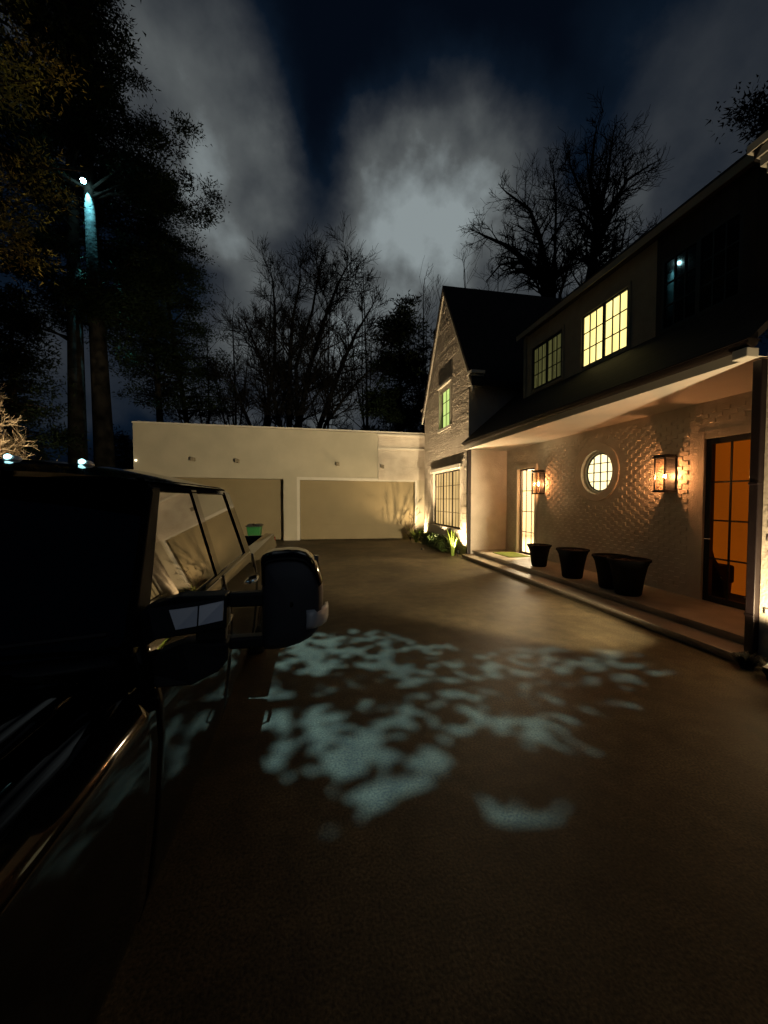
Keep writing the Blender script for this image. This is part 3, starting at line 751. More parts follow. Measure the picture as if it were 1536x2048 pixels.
def pix(p):
    v = Vector(p) - Vector((0, 0, CAMH)); d = v.dot(FW)
    return 768 + F * v.dot(RT) / d, 1024 - F * v.dot(UP) / d
def clear(p):                                                        # boughs were pruned out of the lamp's beam near the lamp
    px_, py_ = pix(p)                                                # open gap in the boughs before the lamp and the lit trunk
    if p.y < 19.2 and 318 < py_ < 470 and abs(px_ - 164 - (py_ - 335) * .09) < 36: return False
    v = p - LAMP; t = v.dot(axis)
    if not 0 < t < 26: return True
    return (v - axis * t).length > .5 + t * .2
tb2 = LAMP + Vector((-.10, .5, 0))
def lit_clear(p): return clear(p) and not (hypot(p.x - tb2.x, p.y - tb2.y) < .85 and 10.5 < p.z < 17)
b1 = at(155, 900, 19.3); b1.z = 0
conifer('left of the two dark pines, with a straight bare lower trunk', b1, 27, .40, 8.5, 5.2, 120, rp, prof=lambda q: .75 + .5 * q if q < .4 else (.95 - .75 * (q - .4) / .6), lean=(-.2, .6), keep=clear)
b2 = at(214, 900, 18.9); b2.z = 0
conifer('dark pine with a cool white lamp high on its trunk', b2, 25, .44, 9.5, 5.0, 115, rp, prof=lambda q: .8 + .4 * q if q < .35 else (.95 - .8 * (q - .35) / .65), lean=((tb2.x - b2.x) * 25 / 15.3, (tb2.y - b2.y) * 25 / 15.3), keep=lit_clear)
b3 = at(405, 900, 24); b3.z = 0
conifer('dense dark pine at the right of the pine group above the garage corner', b3, 19.5, .2, 5.5, 4.0, 120, rp, prof=lambda q: 1.05 - .75 * q, lean=(-2.6, 0), clumpn=90)
b4 = at(330, 900, 22); b4.z = 0
conifer('middle dark pine between the twin trunks and the garage corner', b4, 19, .22, 7.0, 3.6, 100, rp, prof=lambda q: 1 - .5 * q, lean=(-.8, .3), clumpn=90, keep=clear)
b5 = at(30, 900, 17); b5.z = 0
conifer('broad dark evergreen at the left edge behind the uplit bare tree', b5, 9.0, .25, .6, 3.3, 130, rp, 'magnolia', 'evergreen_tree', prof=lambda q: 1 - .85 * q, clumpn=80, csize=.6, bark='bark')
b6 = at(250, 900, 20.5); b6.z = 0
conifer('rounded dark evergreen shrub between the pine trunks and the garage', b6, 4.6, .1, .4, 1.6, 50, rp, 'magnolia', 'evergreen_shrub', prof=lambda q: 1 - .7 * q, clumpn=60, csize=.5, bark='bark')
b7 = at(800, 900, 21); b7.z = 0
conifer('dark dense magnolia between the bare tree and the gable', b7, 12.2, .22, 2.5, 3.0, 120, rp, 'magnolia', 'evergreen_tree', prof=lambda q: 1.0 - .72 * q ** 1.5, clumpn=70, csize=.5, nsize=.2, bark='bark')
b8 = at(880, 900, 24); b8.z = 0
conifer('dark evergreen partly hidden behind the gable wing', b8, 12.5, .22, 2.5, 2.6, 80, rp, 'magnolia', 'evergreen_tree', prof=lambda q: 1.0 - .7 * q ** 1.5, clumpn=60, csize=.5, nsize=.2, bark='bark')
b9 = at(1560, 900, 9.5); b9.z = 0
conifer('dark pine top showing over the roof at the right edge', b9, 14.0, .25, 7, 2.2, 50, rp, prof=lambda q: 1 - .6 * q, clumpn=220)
for (x_, y_), lab in zip(conifer_later, ('unseen evergreen added past the left edge to darken hood reflections', 'unseen evergreen added across the truck hood to darken its reflections', 'unseen evergreen added at the front left to darken hood reflections')):
    conifer(lab, (x_, y_, 0), 12.5, .2, .4, 2.9, 110, rp, 'magnolia', 'evergreen_tree', prof=lambda q: 1 - .8 * q, clumpn=60, csize=.6, nsize=.22, bark='bark', group='evergreens added to darken the hood reflections')
# tawny leafed tree at upper left, lit from below
TT = thing('tawny_tree', 'tall tree with tawny lit leaves at the upper left corner', 'tree', (-10.9, 13.4, 0))
tr = MB(); tr.tube([(-10.9, 13.4, 0), (-10.8, 13.4, 6), (-10.4, 13.2, 12), (-10, 13, 17)], [.26, .2, .13, .04], 10); tr.build('trunk', M['bark'], TT, True)
lb = MB(); fo = MB(); rt = random.Random(5)
for k in range(70):
    z = rt.uniform(8.5, 19); c0 = Vector((-10.9 + z * .05, 13.4 - z * .02, z)); a = rt.uniform(0, 2 * pi); rad = rt.uniform(1.2, 4.0) * (1.1 - .4 * abs(z - 13) / 6)
    e = c0 + Vector((cos(a) * rad, sin(a) * rad * .9, rad * rt.uniform(.05, .5))); lb.tube([c0, c0.lerp(e, .5), e], [.05, .03, .01], 4, False)
    for j in range(5):
        p = c0.lerp(e, rt.uniform(.4, 1.05)) + Vector((rt.uniform(-.4, .4), rt.uniform(-.4, .4), rt.uniform(-.3, .3)))
        if p.x > -7.0 and p.z < 14: continue
        if clear(p): needle_clump(fo, p, rt.uniform(.5, .9), 60, rt, .12, .7)
lb.build('limbs', M['bark'], TT, True)['kind'] = 'stuff'; fo.build('foliage', M['autumn'], TT)
# added pine left of the truck holds the lamp; bough shaped to cut dapples
OB = Vector((-5.6, 5.0, 0)); LAMP2 = Vector((-1.5, 4.3, 12.6)); tgt2 = Vector((1.15, 3.35, 0)); axis2 = (tgt2 - LAMP2).normalized()
OP = thing('pine_tree', 'added dark pine, mostly unseen, whose overhanging boughs fill the top left corner', 'tree', OB)
tr = MB(); tr.tube([OB, OB + Vector((.05, .1, 6)), OB + Vector((.2, .1, 12)), OB + Vector((.3, .2, 19))], [.38, .32, .25, .08], 12); tr.build('trunk', M['pine_bark'], OP, True)
HB = MB(); wd = MB(); rh = random.Random(9)
e1 = axis2.cross(Vector((0, 1, 0))).normalized(); e2 = axis2.cross(e1); TB = 3.6
# gaps of the bough, given by where their light falls on the driveway (seen from the camera)
gaps = [(610, 1312, 95, 42, .85), (770, 1300, 150, 42, .65), (570, 1395, 60, 32, .95), (560, 1455, 78, 46, 1.1), (600, 1505, 72, 54, 1.1), (560, 1562, 55, 38, 1), (655, 1415, 66, 34, 1), (740, 1490, 115, 66, 1.25), (745, 1565, 75, 62, 1.1),
        (640, 1655, 80, 32, .6), (745, 1645, 66, 32, .55), (870, 1515, 64, 62, 1), (970, 1460, 98, 38, .95), (1060, 1480, 78, 44, .9), (1128, 1535, 44, 36, .7), (1012, 1612, 76, 72, 1.1), (1112, 1634, 80, 44, 1.1),
        (1140, 1335, 230, 48, .58), (900, 1360, 150, 56, .6), (545, 1905, 60, 20, .45), (700, 1440, 260, 170, .26), (1000, 1400, 300, 110, .26)]
for _ in range(44000):
    a, b = rh.uniform(-1.35, 1.35), rh.uniform(-1.35, 1.35)
    if hypot(a, b) > 1.22 + .15 * noise.noise(Vector((a * 3, b * 3, 3))): continue
    w_ = 0; t = TB + rh.uniform(-.12, .12); p = LAMP2 + axis2 * t + e1 * a * t / TB + e2 * b * t / TB
    q = p - LAMP2; gd = LAMP2 + q * (LAMP2.z / -q.z)
    if gd.y > .6:
        wx = Vector((gd.x, gd.y, 0)); sh_ = Vector((0, 0, 0))
        for fr_, am in ((1.1, .26), (4.2, .13), (13, .06)):
            sh_ += am * Vector((noise.noise(wx * fr_ + Vector((0, 0, 1.7))), noise.noise(wx * fr_ + Vector((0, 0, 8.7))), 0))
        gq = gd + sh_
        if gq.y < .6: gq.y = .6
        px_, py_ = pix(gq)
        w_ = max(max(0, min(1, 1.9 * (1 - ((px_ - g0) / g2) ** 2 - ((py_ - g1) / g3) ** 2))) * g4 for g0, g1, g2, g3, g4 in gaps)
        w_ *= .75 + .9 * noise.noise(Vector((gd.x * 7, gd.y * 7, .7))) + .5 * noise.noise(Vector((gd.x * 19, gd.y * 19, 4.7)))
        if rh.random() < 1 - max(0, 1 - w_) ** 3.2: continue
    d1 = Vector((rh.uniform(-1, 1), rh.uniform(-1, 1), rh.uniform(-1, 1))).normalized(); d2 = d1.cross(axis2)
    if d2.length < .1: continue
    d2.normalize(); s1 = (.030 if w_ > .02 else .046) * rh.uniform(.5, 1.5); HB.add([p - d1 * s1, p - d2 * s1 * .5, p + d1 * s1, p + d2 * s1 * .5], [(0, 1, 2, 3)])
cc = LAMP2 + axis2 * TB; tk = OB + Vector((.2, .1, 12.9))
wd.tube([tk, tk.lerp(LAMP2, .5) + Vector((0, 0, .35)), LAMP2 + Vector((0, 0, .22)), LAMP2 + Vector((1.2, -.3, .5))], [.13, .10, .07, .03], 8)
wd.tube([OB + Vector((.15, .1, 9.2)), OB.lerp(cc, .6) + Vector((0, 0, 3.6)), cc + Vector((-.5, .0, .1)), cc, cc + e1 * .8], [.1, .07, .03, .02, .008], 6)
for k in range(60):
    z = rh.uniform(5.6, 18.5); a = rh.uniform(0, 2 * pi); rad = rh.uniform(1.6, 3.8); c0 = OB + Vector((.2, .1, z)); e = c0 + Vector((cos(a) * rad, sin(a) * rad, rad * rh.uniform(-.15, .25)))
    wd.tube([c0, c0.lerp(e, .5) + Vector((0, 0, .15)), e], [.07, .045, .012], 5, False)
    for j_ in range(5):
        p = c0.lerp(e, rh.uniform(.4, 1.05)) + Vector((rh.uniform(-.4, .4), rh.uniform(-.4, .4), rh.uniform(-.25, .25)))
        v = p - LAMP2; t = v.dot(axis2)
        if t > 0 and (v - axis2 * t).length < .6 + .3 * t: continue
        if pix(p)[0] > 175 and p.y > .5: continue
        needle_clump(HB, p, rh.uniform(.5, .8), 80, rh, .15)
HB.build('foliage', M['needle'], OP); wd.build('limbs', M['pine_bark'], OP, True)['kind'] = 'stuff'
# uplit pale bare ornamental tree at the left edge
cb = Vector((-9.75, 13.0, 0)); rc = random.Random(31); lim = []
for k in range(9):
    a = rc.uniform(0, 2 * pi); r_ = rc.uniform(.6, 1.7); h = rc.uniform(3.6, 5.0) if r_ < 1.2 else rc.uniform(3.0, 3.9)
    e = cb + Vector((cos(a) * r_, sin(a) * r_, h)); mid = cb.lerp(e, .5) + Vector((cos(a), sin(a), 0)) * -.15 * r_
    lim.append(([cb + Vector((cos(a) * .1, sin(a) * .1, 0)), mid, e], .06, .02))
wood_obj('crape_myrtle', 'small bare tree glowing cream in an uplight at the left edge', 'tree', cb, branch_tree(lim, rc, 2, 1.5, .9, .006, .1, .36), 'bark_pale')

# ------------------------------------------------------------------ pickup truck
TX = -1.47   # centre line
truck = thing('pickup_truck', 'black crew cab pickup truck with extended tow mirror parked on the driveway', 'pickup truck', (TX, 2.6, 0))
HWID = .99
def sidex(z, y=2.5):
    pts = [(.30, .90), (.50, .955), (.75, .985), (1.0, 1.0), (1.10, .995), (1.17, .975), (1.24, .965), (1.30, .95)]
    if z <= pts[0][0]: return pts[0][1]
    for (z0, x0), (z1, x1) in zip(pts, pts[1:]):
        if z <= z1: return x0 + (x1 - x0) * (z - z0) / (z1 - z0)
    return pts[-1][1]
WF, WR = .30, 4.55; ARCH = .52
def arch(y, zb):
    for c in (WF, WR):
        d = abs(y - c)
        if d < ARCH: return max(zb, .42 + sqrt(ARCH * ARCH - d * d))
    return zb
def side_panel(name, y0, y1, ztop, sgn, zb=.45, ny=None, topf=None):
    mb = MB(); ny = ny or max(4, int((y1 - y0) / .06)); rows = []
    for i in range(ny + 1):
        y = y0 + (y1 - y0) * i / ny; b = arch(y, zb); zt = topf(y) if topf else ztop; row = [(TX + sgn * (sidex(b) - .05), y, b - .005)]
        for j in range(15):
            z = b + (zt - b) * j / 14; x = sidex(z)
            if abs(y - WF) < ARCH + .12 or abs(y - WR) < ARCH + .12:
                c = WF if abs(y - WF) < 1 else WR
                dd = hypot(y - c, z - .42) - ARCH
                x += .028 * max(0, 1 - max(dd, 0) / .11)
            row.append((TX + sgn * x, y, z))
        if topf:
            qx, qz = sidex(zt), zt
            for th0, th1, ln_, k_ in ((8, 34, .03, 4), (34, 39, .055, 5), (39, 87, .075, 7)):
                for j in range(k_):
                    th = radians(th0 + (th1 - th0) * (j + .5) / k_); qx -= sin(th) * ln_ / k_; qz += cos(th) * ln_ / k_
                    row.append((TX + sgn * qx, y, qz))
        else:
            for ox, oz in ((.008, .008), (.03, .012), (.06, .013), (.12, .013)): row.append((TX + sgn * (sidex(zt) - ox), y, zt + oz))
        rows.append(row)
    f0 = [(p[0] - sgn * .03, p[1] + .001, p[2]) for p in rows[0]]; f1 = [(p[0] - sgn * .03, p[1] - .001, p[2]) for p in rows[-1]]
    mb.grid([f0] + rows + [f1]); return mb.build(name, M['paint'], truck, True, fix=True)
fend_top = lambda y: 1.09 - .05 * max(0, (.6 - y)) - .10 * max(0, -.15 - y)
for sg in (1, -1):
    side_panel('fender', -.42, 1.28, 0, sg, topf=fend_top)
    side_panel('door', 1.288, 2.40, 1.285, sg, .42); side_panel('door', 2.408, 3.50, 1.285, sg, .42)
    side_panel('bed_side', 3.56, 5.62, 1.25, sg)
cr = MB(); cr.box(TX - .86, TX + .86, -.35, 5.55, .40, .85); cr.box(TX - .88, TX + .88, 1.32, 3.50, .42, 1.24); cr.box(TX - .84, TX + .84, -.30, 1.1, .85, 1.05); cr.build('chassis', M['trim_black'], truck)
# bed
bd = MB()
for sg in (1, -1): bd.box(*sorted((TX + sg * .84, TX + sg * .92)), 3.58, 5.60, .84, 1.262)
bd.box(TX - .84, TX + .84, 3.56, 3.62, .84, 1.25); bd.build('bed_liner', M['trim_black'], truck, bevel=.01)
tg = MB(); tg.box(TX - .84, TX + .84, 5.56, 5.64, .62, 1.24); tg.build('tailgate', M['paint'], truck, bevel=.02)
bm_ = MB(); bm_.box(TX - .96, TX + .96, 5.66, 5.84, .5, .68); bm_.box(TX - .7, TX + .7, 5.60, 5.66, .5, .6); bm_.build('rear_bumper', M['chrome'], truck, bevel=.03)
for sg in (1, -1):
    tl = MB(); tl.box(*sorted((TX + sg * .85, TX + sg * .978)), 5.60, 5.66, .84, 1.22); tl.build('tail_light', M['red_lens'], truck, bevel=.015)
# hood
hd = MB(); rows = []
for i in range(25):
    y = -.36 + 1.50 * i / 24; row = []
    for j in range(29):
        u = -1 + 2 * j / 28; au = abs(u)
        z = fend_top(y) + .150 + .060 * (1 - au ** 3) - .012 * max(0, (au - .95) / .05)
        z -= .10 * max(0, (-.15 - y) / .21) ** 2
        yy = y + .10 * u * u * (i / 24) - .06 * (1 - u * u) * (1 - i / 24)
        row.append((TX + u * .855, yy, z))
    rows.append(row)
hd.grid(rows); hd.build('hood', M['paint'], truck, True, solid=.02)
cw = MB(); rows = []
for k in range(2):
    rows.append([(TX + (-1 + j / 8) * .90, 1.12 + .12 * k + .12 * (-1 + j / 8) ** 2, 1.27 + .01 * k) for j in range(17)])
cw.grid(rows); cw.build('cowl', M['trim_black'], truck, True, solid=.02)
# cab greenhouse
def cabx(z): return .945 - .235 * (z - 1.29) if z < 1.80 else .945 - .235 * .51 - (z - 1.80) * 1.3
def cp(y, z, sg, off=0): return (TX + sg * (cabx(z) + off), y, z)
def strip(mb, a, b, wa, wb, sg, off=0, th=.03):
    """flat pillar from a to b in (y, z) on the tilted cab side"""
    A0 = cp(a[0] - wa / 2, a[1], sg, off); A1 = cp(a[0] + wa / 2, a[1], sg, off); B0 = cp(b[0] - wb / 2, b[1], sg, off); B1 = cp(b[0] + wb / 2, b[1], sg, off)
    mb.prism([A0, A1, B1, B0], (-sg * th, 0, 0))
cabm = MB()
for sg in (1, -1):
    apm = MB(); strip(apm, (1.30, 1.285), (1.80, 1.80), .12, .09, sg); apm.build('pillar', M['pillar_black'], truck, bevel=.008, fix=True)
    strip(cabm, (2.41, 1.285), (2.34, 1.80), .10, .09, sg, -.004)      # B pillar
    strip(cabm, (3.43, 1.285), (3.20, 1.80), .22, .16, sg)            # C pillar
    cabm.prism([cp(1.74, 1.785, sg), cp(3.29, 1.785, sg), cp(3.24, 1.84, sg), cp(1.80, 1.84, sg)], (-sg * .04, 0, 0))
    cabm.prism([cp(1.24, 1.283, sg, .002), cp(3.54, 1.283, sg, .002), cp(3.535, 1.31, sg, .002), cp(1.27, 1.31, sg, .002)], (-sg * .04, 0, 0))
rows = []
for i in range(21):
    q = i / 20; y = 1.74 + 1.58 * q; zc = 1.90 + .035 * sin(pi * min(1, q * 1.1 + .08)) - .05 * max(0, (.12 - q) / .12) ** 1.5 - .06 * max(0, (q - .88) / .12) ** 2; row = []
    for j in range(33):
        u = -1 + 2 * j / 32; au = abs(u); z = 1.825 + (zc - 1.825) * (1 - au ** 3.5)
        row.append((TX + u * .80, y - .07 * (1 - u * u) * (1 - q) * (1 if q < .3 else 0) * (1 - q / .3) , z))
    rows.append(row)
cabm.grid(rows)
cabm.build('cab', M['paint'], truck, True, fix=False).modifiers.new('edges', 'EDGE_SPLIT').split_angle = radians(32)
def gpoly(pts, name, sg, off=-.012):
    mb = MB(); mb.prism([cp(y, z, sg, off) for y, z in pts], (-sg * .008, 0, 0)); return mb.build(name, M['car_glass'], truck)
for sg in (1, -1):
    gpoly([(1.33, 1.30), (2.40, 1.30), (2.34, 1.79), (1.79, 1.79)], 'door_window', sg); gpoly([(2.42, 1.30), (3.40, 1.30), (3.18, 1.79), (2.35, 1.79)], 'door_window', sg)
ws = MB(); rows = []
for i in range(13):
    q = i / 12; hw = .90 + (.79 - .90) * q; rows.append([(TX + u * hw, 1.16 + .62 * q + .13 * u * u - .03 * (1 - u * u) * q, 1.285 + .545 * q + .012 * (1 - u * u)) for u in [-1 + j / 12 for j in range(25)]])
ws.grid(rows); ws.build('windshield', M['car_glass'], truck, True)
for dx in (-.35, .35):
    wp = MB(); wp.tube([(TX + dx, 1.13, 1.29), (TX + dx + .1, 1.2, 1.335), (TX + dx + .52, 1.27, 1.345)], .008, 6); wp.build('wiper', M['trim_black'], truck)
rwn = MB(); rwn.quad((TX - .84, 3.50, 1.30), (TX + .84, 3.50, 1.30), (TX + .74, 3.28, 1.79), (TX - .74, 3.28, 1.79)); rwn.build('rear_window', M['car_glass'], truck, solid=.01)
for dx in (-.5, -.25, 0, .25, .5):
    c = MB(); yy = 1.86 + .05 * (dx / .5) ** 2; zz = 1.895 + (.012 if abs(dx) < .4 else 0)
    c.lathe([(.034, 0), (.031, .012), (.022, .022), (.006, .026)], (TX + dx, yy, zz), 16); cl_ = c.build('clearance_light', M['lens'], truck, True); c = MB(); c.lathe([(.004, -.012), (.013, -.004), (.013, .006), (.004, .013)], (TX + dx, yy - .026, zz + .015), 10); c.build('lens_dot', M['cyan_dot'], cl_, True)  # small glowing cyan dot on each clearance lens
# mirrors with telescoping arms
for sg in (1, -1):
    X = lambda d: TX + sg * d
    def bx_(mb, d0, d1, y0, y1, z0, z1): mb.box(*sorted((X(d0), X(d1))), y0, y1, z0, z1)
    hs = MB(); rows = []
    # shell: rounded box with convex front facing -y
    prof = [(0, 1.235), (.01, 1.215), (.11, 1.225), (.19, 1.265), (.212, 1.33), (.215, 1.44), (.20, 1.50), (.165, 1.553), (.11, 1.568), (.02, 1.562), (0, 1.545)]
    for _ in range(1):
        q_ = [prof[0]]
        for p0, p1 in zip(prof, prof[1:]): q_ += [(p0[0] * .75 + p1[0] * .25, p0[1] * .75 + p1[1] * .25), (p0[0] * .25 + p1[0] * .75, p0[1] * .25 + p1[1] * .75)]
        prof = q_ + [prof[-1]]
    cx_, cz_ = .105, 1.39
    for s_, y in ((.97, 1.52), (1.0, 1.50), (1.0, 1.42), (.985, 1.385), (.93, 1.362), (.80, 1.345), (.5, 1.335), (.05, 1.332)):
        row = [(X(1.30 + cx_ + (a - cx_) * s_), y, cz_ + (b - cz_) * s_) for a, b in prof]; row.append(row[0]); rows.append(row)
    hs.grid(rows); mr_ = hs.build('mirror', M['housing'], truck, True, fix=True)
    cpn = MB(); rows = []
    for s_, y in ((1.012, 1.49), (1.012, 1.42), (1.0, 1.378), (.94, 1.352), (.86, 1.340), (.845, 1.345)):
        rows.append([(X(1.30 + cx_ + (a - cx_) * s_), y, max(1.445 + (b - 1.445) * .01 - .02 * (a / .2 - .5), cz_ + (b - cz_) * s_)) for a, b in [p_ for p_ in prof if p_[1] > 1.44] + [(0, 1.446)]])
    cpn.grid(rows); cpn.build('mirror_cap', M['paint'], mr_, True, fix=True)
    ln = MB(); rows = []
    for d, y in ((.150, 1.352), (.175, 1.360), (.200, 1.385), (.216, 1.42), (.221, 1.455)):
        rows.append([(X(1.30 + d), y - .010, 1.305), (X(1.302 + d), y - .016, 1.317), (X(1.303 + d), y - .016, 1.350), (X(1.301 + d), y - .010, 1.364)])
    ln.grid(rows); ln.build('mirror_lamp', M['lens'], mr_, True, solid=.01)
    mg = MB(); bx_(mg, 1.315, 1.50, 1.515, 1.525, 1.25, 1.53); mg.build('mirror_glass', M['chrome'], mr_)
    ar = MB()
    ar.prism([(X(.90), 1.35, 1.25), (X(.99), 1.31, 1.305), (X(1.195), 1.325, 1.322), (X(1.195), 1.325, 1.434), (X(1.05), 1.325, 1.436), (X(.95), 1.345, 1.405), (X(.90), 1.36, 1.35)], (0, .085, 0))
    bx_(ar, 1.195, 1.31, 1.36, 1.41, 1.382, 1.430)
    ar.prism([(X(.93), 1.34, 1.19), (X(.985), 1.31, 1.150), (X(1.09), 1.31, 1.150), (X(1.17), 1.315, 1.185), (X(1.20), 1.32, 1.22), (X(1.20), 1.32, 1.278), (X(1.06), 1.32, 1.282), (X(.98), 1.335, 1.25)], (0, .09, 0))
    bx_(ar, 1.195, 1.31, 1.36, 1.41, 1.238, 1.278); bx_(ar, 1.09, 1.185, 1.36, 1.405, 1.26, 1.33)
    ar.build('mirror_arm', M['trim_black'], mr_, bevel=.008, fix=True)
    pl = MB(); pl.prism([(X(1.05), 1.304, 1.338), (X(1.112), 1.304, 1.346), (X(1.112), 1.320, 1.405), (X(1.028), 1.316, 1.398)], (0, -.006, 0)); pl.prism([(X(1.117), 1.304, 1.347), (X(1.19), 1.304, 1.360), (X(1.19), 1.3245, 1.418), (X(1.117), 1.320, 1.406)], (0, -.006, 0))
    pl.build('reflector_plate', M['silver'], mr_, fix=True)
    # wheels, handles, running boards, head lights
    for c in (WF, WR):
        tyre = MB(); tyre.lathe([(.24, -.12), (.36, -.13), (.405, -.10), (.415, -.05), (.415, .05), (.405, .10), (.36, .13), (.24, .12)], (X(.84), c, .415), 36, 'x'); ty = tyre.build('wheel', M['rubber'], truck, True)
        rim = MB(); rim.lathe([(.24, -.06 + .09), (.225, .10), (.10, .07), (.08, .115), (.01, .12)] if sg > 0 else [(.24, -.03), (.225, -.10), (.10, -.07), (.08, -.115), (.01, -.12)], (X(.84), c, .415), 30, 'x'); rim.build('rim', M['chrome'], ty, False)
    for y in (2.16, 3.28):
        h_ = MB(); h_.tube([(X(sidex(1.10)), y - .11, 1.09), (X(sidex(1.10) + .035), y - .09, 1.095), (X(sidex(1.1) + .04), y, 1.097), (X(sidex(1.10) + .035), y + .09, 1.095), (X(sidex(1.10)), y + .11, 1.09)], .013, 8); h_.build('door_handle', M['chrome'] if sg else M['paint'], truck, True)
    rb_ = MB(); bx_(rb_, .66, .86, 1.05, 3.75, .30, .35); rb_.build('running_board', M['trim_black'], truck, bevel=.015)
    hl = MB(); bx_(hl, .62, .93, -.45, -.36, .86, 1.12); hl.build('headlight', M['lens'], truck, bevel=.03)
gr = MB()
gr.box(TX - .60, TX + .60, -.47, -.38, .78, 1.14)
for k in range(3): gr.box(TX - .58, TX + .58, -.50, -.471, .84 + k * .1, .89 + k * .1)
gr.build('grille', M['chrome'], truck, bevel=.01)
bmp = MB(); bmp.box(TX - .98, TX + .98, -.62, -.40, .48, .76); bmp.build('front_bumper', M['chrome'], truck, bevel=.05)

# ------------------------------------------------------------------ lamps
def lamp(name, kind, loc, energy, color, radius=.03, aim=None, cone=None, blend=.4):
    l = bpy.data.lights.new(name, kind); l.energy = energy; l.color = color
    if kind != 'AREA': l.shadow_soft_size = radius
    if kind == 'SPOT': l.spot_size = radians(cone); l.spot_blend = blend
    o = bpy.data.objects.new(name, l); COL.objects.link(o); o.location = loc
    if aim is not None: o.rotation_euler = (Vector(aim) - Vector(loc)).to_track_quat('-Z', 'Y').to_euler()
    return o
WARM = (1, .70, .36); AMB = (1, .47, .17)
lamp('room_light', 'POINT', (7.6, 12.2, 2.5), 700, (1, .78, .48), .25); lamp('driveway_fill', 'POINT', (7.0, 9.9, 2.45), 950, (1, .76, .42), .12)  # second, unseen lamp added inside the door to brighten the driveway
def fixture(x, y, label, aim, z=.16):
    T = thing('garden_spotlight', label, 'spotlight', (x, y, 0), 'garden spotlights'); d = (Vector(aim) - Vector((x, y, z))).normalized(); c = Vector((x, y, z))
    s_ = MB(); s_.tube([(x, y, 0), (x, y, z - .03)], .012, 8); s_.build('stake', M['black_metal'], T)
    h_ = MB(); h_.tube([c - d * .08, c - d * .06, c - d * .004, c + d * .02], [.02, .04, .045, .045], 14); h_.build('lamp_head', M['black_metal'], T, True)
    return c + d * .03
p = fixture(4.40, 11.02, 'small black spotlight at the near gable corner behind the spiky plant', (4.62, 11.15, 3)); lamp('gable_uplight', 'SPOT', p, 560, WARM, .03, (4.60, 11.5, 4), 120, .6)
p = fixture(4.42, 15.15, 'small black spotlight at the far gable corner by the garage', (4.62, 15.1, 3)); lamp('corner_uplight', 'SPOT', p, 520, WARM, .03, (4.2, 16.0, 3), 130, .6)
p = fixture(3.78, 12.75, 'low well light set in the driveway edge before the hedge', (4.6, 12.9, 5), .03); lamp('gable_well_light', 'SPOT', p, 1500, (1, .72, .40), .03, (4.65, 12.9, 5.8), 95, .5)
p = fixture(4.30, 2.35, 'small black spotlight in the tufted plants by the near wing', (3.4, 6, 4), .30)
sh = MB(); u = Vector((-.34, .94, 0)); v = Vector((.94, .34, 0)); q = p + Vector((0, 0, -.086))  # added plate that keeps the flood light off the near driveway
sh.prism([q - v * .12, q + v * .12, q + v * .26 + u * .40 + Vector((0, 0, .03)), q - v * .26 + u * .40 + Vector((0, 0, .03))], (0, 0, -.006)); sh.build('flood_cutoff_plate', M['black_metal'], [o for o in bpy.data.objects if o.get('label', '').startswith('small black spotlight in the tufted')][0])
lamp('flood_uplight', 'SPOT', p, 5900, (1, .79, .46), .045, p + Vector((-.37, 1, .12)), 57, .45); lamp('eave_uplight', 'SPOT', p + Vector((.03, .0, .02)), 420, (1, .74, .40), .02, p + Vector((.10, .8, 1.0)), 92, .4)
p = fixture(-9.3, 12.4, 'small black spotlight under the uplit bare tree', (-9.7, 13.0, 4)); lamp('myrtle_uplight', 'SPOT', p, 3600, (1, .74, .42), .04, (-10.3, 13.0, 6), 90, .5)
TL = thing('tree_lamp', 'cool white lamp fixed high on the dark pine trunk', 'lamp', LAMP)
HL = LAMP + Vector((-.03, -.10, -.34))
hmb = MB(); hmb.tube([HL + Vector((.0, .46, .30)), HL + Vector((0, .02, .16))], [.03, .03], 8); hmb.tube([HL + Vector((0, .0, .2)), HL + Vector((0, 0, .06))], [.09, .11], 14); hmb.build('lamp_head', M['black_metal'], TL, True)
hmb = MB(); hmb.lathe([(.01, -.09), (.07, -.07), (.10, 0), (.07, .05), (.01, .06)], HL, 16); hmb.build('bulb', M['led'], TL, True)
TL = thing('tree_lamp', 'cool white lamp on the overhanging limb that throws dapples on the driveway', 'lamp', LAMP2)
hmb = MB(); hmb.tube([LAMP2 + Vector((0, 0, .2)), LAMP2 - axis2 * .1], [.03, .03], 8); hmb.tube([LAMP2 - axis2 * .12, LAMP2 - axis2 * .02, LAMP2 + axis2 * .06], [.07, .10, .10], 14, False); hmb.build('lamp_head', M['black_metal'], TL, True)
hmb = MB(); hmb.lathe([(.01, -.03), (.055, -.02), (.06, .01), (.01, .03)], LAMP2, 16); hmb.build('bulb', M['led'], TL, True)
lamp('tree_beam', 'SPOT', LAMP2 + axis2 * .1, 10000, (.36, .74, 1), .022, tgt2, 27, .5)
lamp('trunk_spill', 'SPOT', LAMP + Vector((-.06, .08, -.20)), 13000, (.20, .80, 1), .03, tb2 + Vector((.03, -.02, -1.7)), 27, .6)

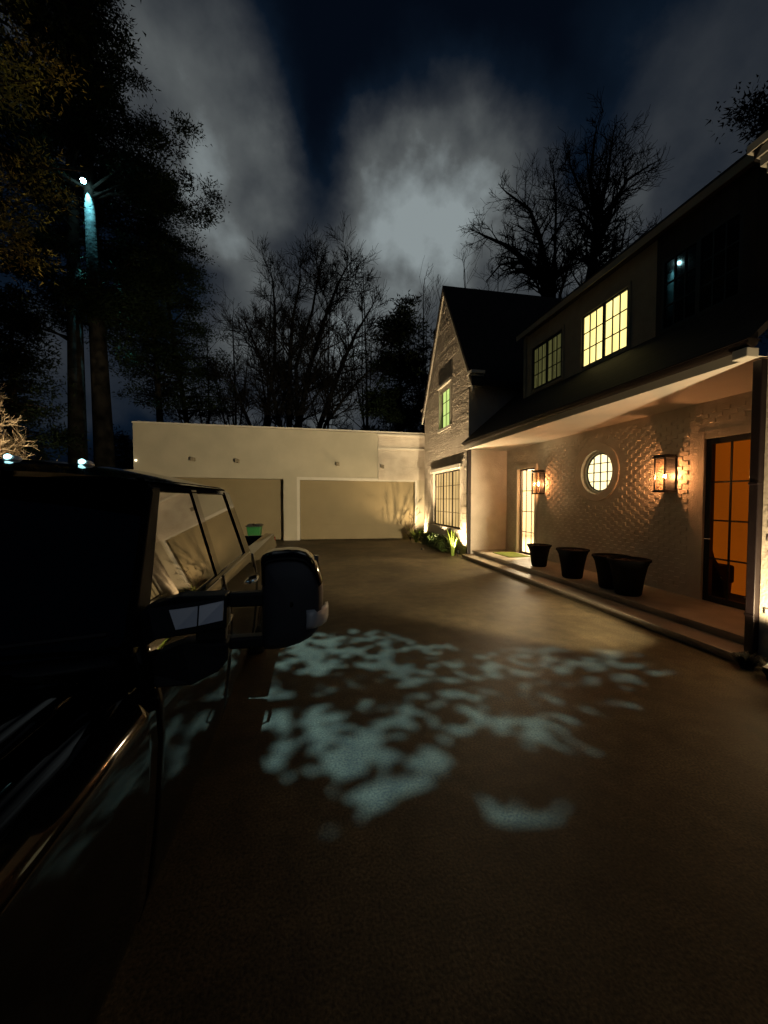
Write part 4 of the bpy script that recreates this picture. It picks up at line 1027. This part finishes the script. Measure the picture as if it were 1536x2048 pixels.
# ------------------------------------------------------------------ night sky
wld = bpy.data.worlds.new('World'); scene.world = wld; wld.use_nodes = True
nt = wld.node_tree; L = nt.links; bg = nt.nodes['Background']
tc = nd(nt, 'ShaderNodeTexCoord')
nz = nd(nt, 'ShaderNodeTexNoise', Scale=3.4, Detail=8.); nz.inputs['Roughness'].default_value = .55
L.new(tc.outputs['Generated'], nz.inputs['Vector'])
sub = nd(nt, 'ShaderNodeVectorMath', operation='SUBTRACT'); sub.inputs[1].default_value = (.5, .5, .5); L.new(nz.outputs['Color'], sub.inputs[0])
scl = nd(nt, 'ShaderNodeVectorMath', operation='SCALE'); scl.inputs['Scale'].default_value = .24; L.new(sub.outputs[0], scl.inputs[0])
add = nd(nt, 'ShaderNodeVectorMath', operation='ADD'); L.new(tc.outputs['Generated'], add.inputs[0]); L.new(scl.outputs[0], add.inputs[1])
nrm = nd(nt, 'ShaderNodeVectorMath', operation='NORMALIZE'); L.new(add.outputs[0], nrm.inputs[0])
blobs = [(250, 40, 12, .36), (330, 190, 13, .5), (400, 330, 11, .5), (490, 430, 9, .55), (420, 440, 7, .25), (550, 520, 8, .28),
         (860, 340, 10, .50), (950, 390, 11, .55), (780, 430, 10, .58), (860, 530, 15, .9), (1000, 540, 11, .5), (720, 520, 8, .45),
         (1400, 320, 13, .38), (1320, 450, 10, .38), (1500, 120, 12, .20), (1270, 100, 7, .13), (1180, 480, 7, .3), (560, 760, 14, .62), (760, 800, 14, .7), (480, 650, 9, .4), (650, 650, 9, .4), (420, 780, 9, .4), (120, 500, 12, .12), (60, 760, 12, .3), (190, 760, 9, .4), (1150, 620, 8, .3)]
blobs = [(ray(x, y).normalized(), a, m) for x, y, a, m in blobs] + [(Vector((.25, -1, .42)).normalized(), 46, 1.1)]   # bright sky patch added behind the camera as fill for the mirror
prev = None
for d, ang, amp in blobs:
    dt = nd(nt, 'ShaderNodeVectorMath', operation='DOT_PRODUCT'); dt.inputs[1].default_value = d; L.new(nrm.outputs[0], dt.inputs[0])
    mr = nd(nt, 'ShaderNodeMapRange', interpolation_type='SMOOTHERSTEP'); mr.inputs['From Min'].default_value = cos(radians(ang * 1.15)); mr.inputs['From Max'].default_value = cos(radians(ang * .1)); mr.inputs['To Max'].default_value = amp * .62
    L.new(dt.outputs['Value'], mr.inputs['Value'])
    if prev is None: prev = mr.outputs['Result']
    else:
        m1 = nd(nt, 'ShaderNodeMath', operation='ADD'); L.new(prev, m1.inputs[0]); L.new(mr.outputs['Result'], m1.inputs[1]); prev = m1.outputs[0]
nz2 = nd(nt, 'ShaderNodeTexNoise', Scale=6.5, Detail=8.); L.new(tc.outputs['Generated'], nz2.inputs['Vector'])
mv = nd(nt, 'ShaderNodeMapRange'); mv.inputs['From Min'].default_value = .3; mv.inputs['From Max'].default_value = .7; mv.inputs['To Min'].default_value = .58; mv.inputs['To Max'].default_value = 1.28; L.new(nz2.outputs['Fac'], mv.inputs['Value'])
mk = nd(nt, 'ShaderNodeMath', operation='MULTIPLY'); mk.inputs[1].default_value = .72; L.new(prev, mk.inputs[0]); mm = nd(nt, 'ShaderNodeMath', operation='MULTIPLY'); L.new(mk.outputs[0], mm.inputs[0]); L.new(mv.outputs['Result'], mm.inputs[1])
rp_ = nd(nt, 'ShaderNodeValToRGB'); e = rp_.color_ramp.elements
e[0].position = 0; e[0].color = (.0012, .0028, .0065, 1); e[1].position = 1; e[1].color = (.25, .29, .298, 1)
for pos, c in ((.12, (.0035, .0078, .016)), (.35, (.028, .033, .04)), (.65, (.085, .095, .098))):
    q = e.new(pos); q.color = (*c, 1)
L.new(mm.outputs[0], rp_.inputs['Fac']); L.new(rp_.outputs['Color'], bg.inputs['Color']); bg.inputs['Strength'].default_value = 1.0

# ------------------------------------------------------------------ camera and render
cam = bpy.data.cameras.new('Camera'); co = bpy.data.objects.new('Camera', cam); COL.objects.link(co)
co.location = (0, 0, CAMH)
rot = Matrix((RT, UP, -FW)).transposed(); co.rotation_euler = rot.to_euler()
cam.sensor_fit = 'HORIZONTAL'; cam.sensor_width = 36; cam.lens = 18.0; cam.clip_start = .05; cam.clip_end = 600
scene.camera = co
scene.view_settings.view_transform = 'Standard'; scene.view_settings.look = 'None'; scene.view_settings.exposure = 0; scene.view_settings.gamma = 1
cy = scene.cycles
cy.use_denoising = True; cy.max_bounces = 6; cy.diffuse_bounces = 3; cy.glossy_bounces = 3; cy.transparent_max_bounces = 8; cy.sample_clamp_indirect = 2.0; cy.sample_clamp_direct = 0
cy.use_light_tree = True
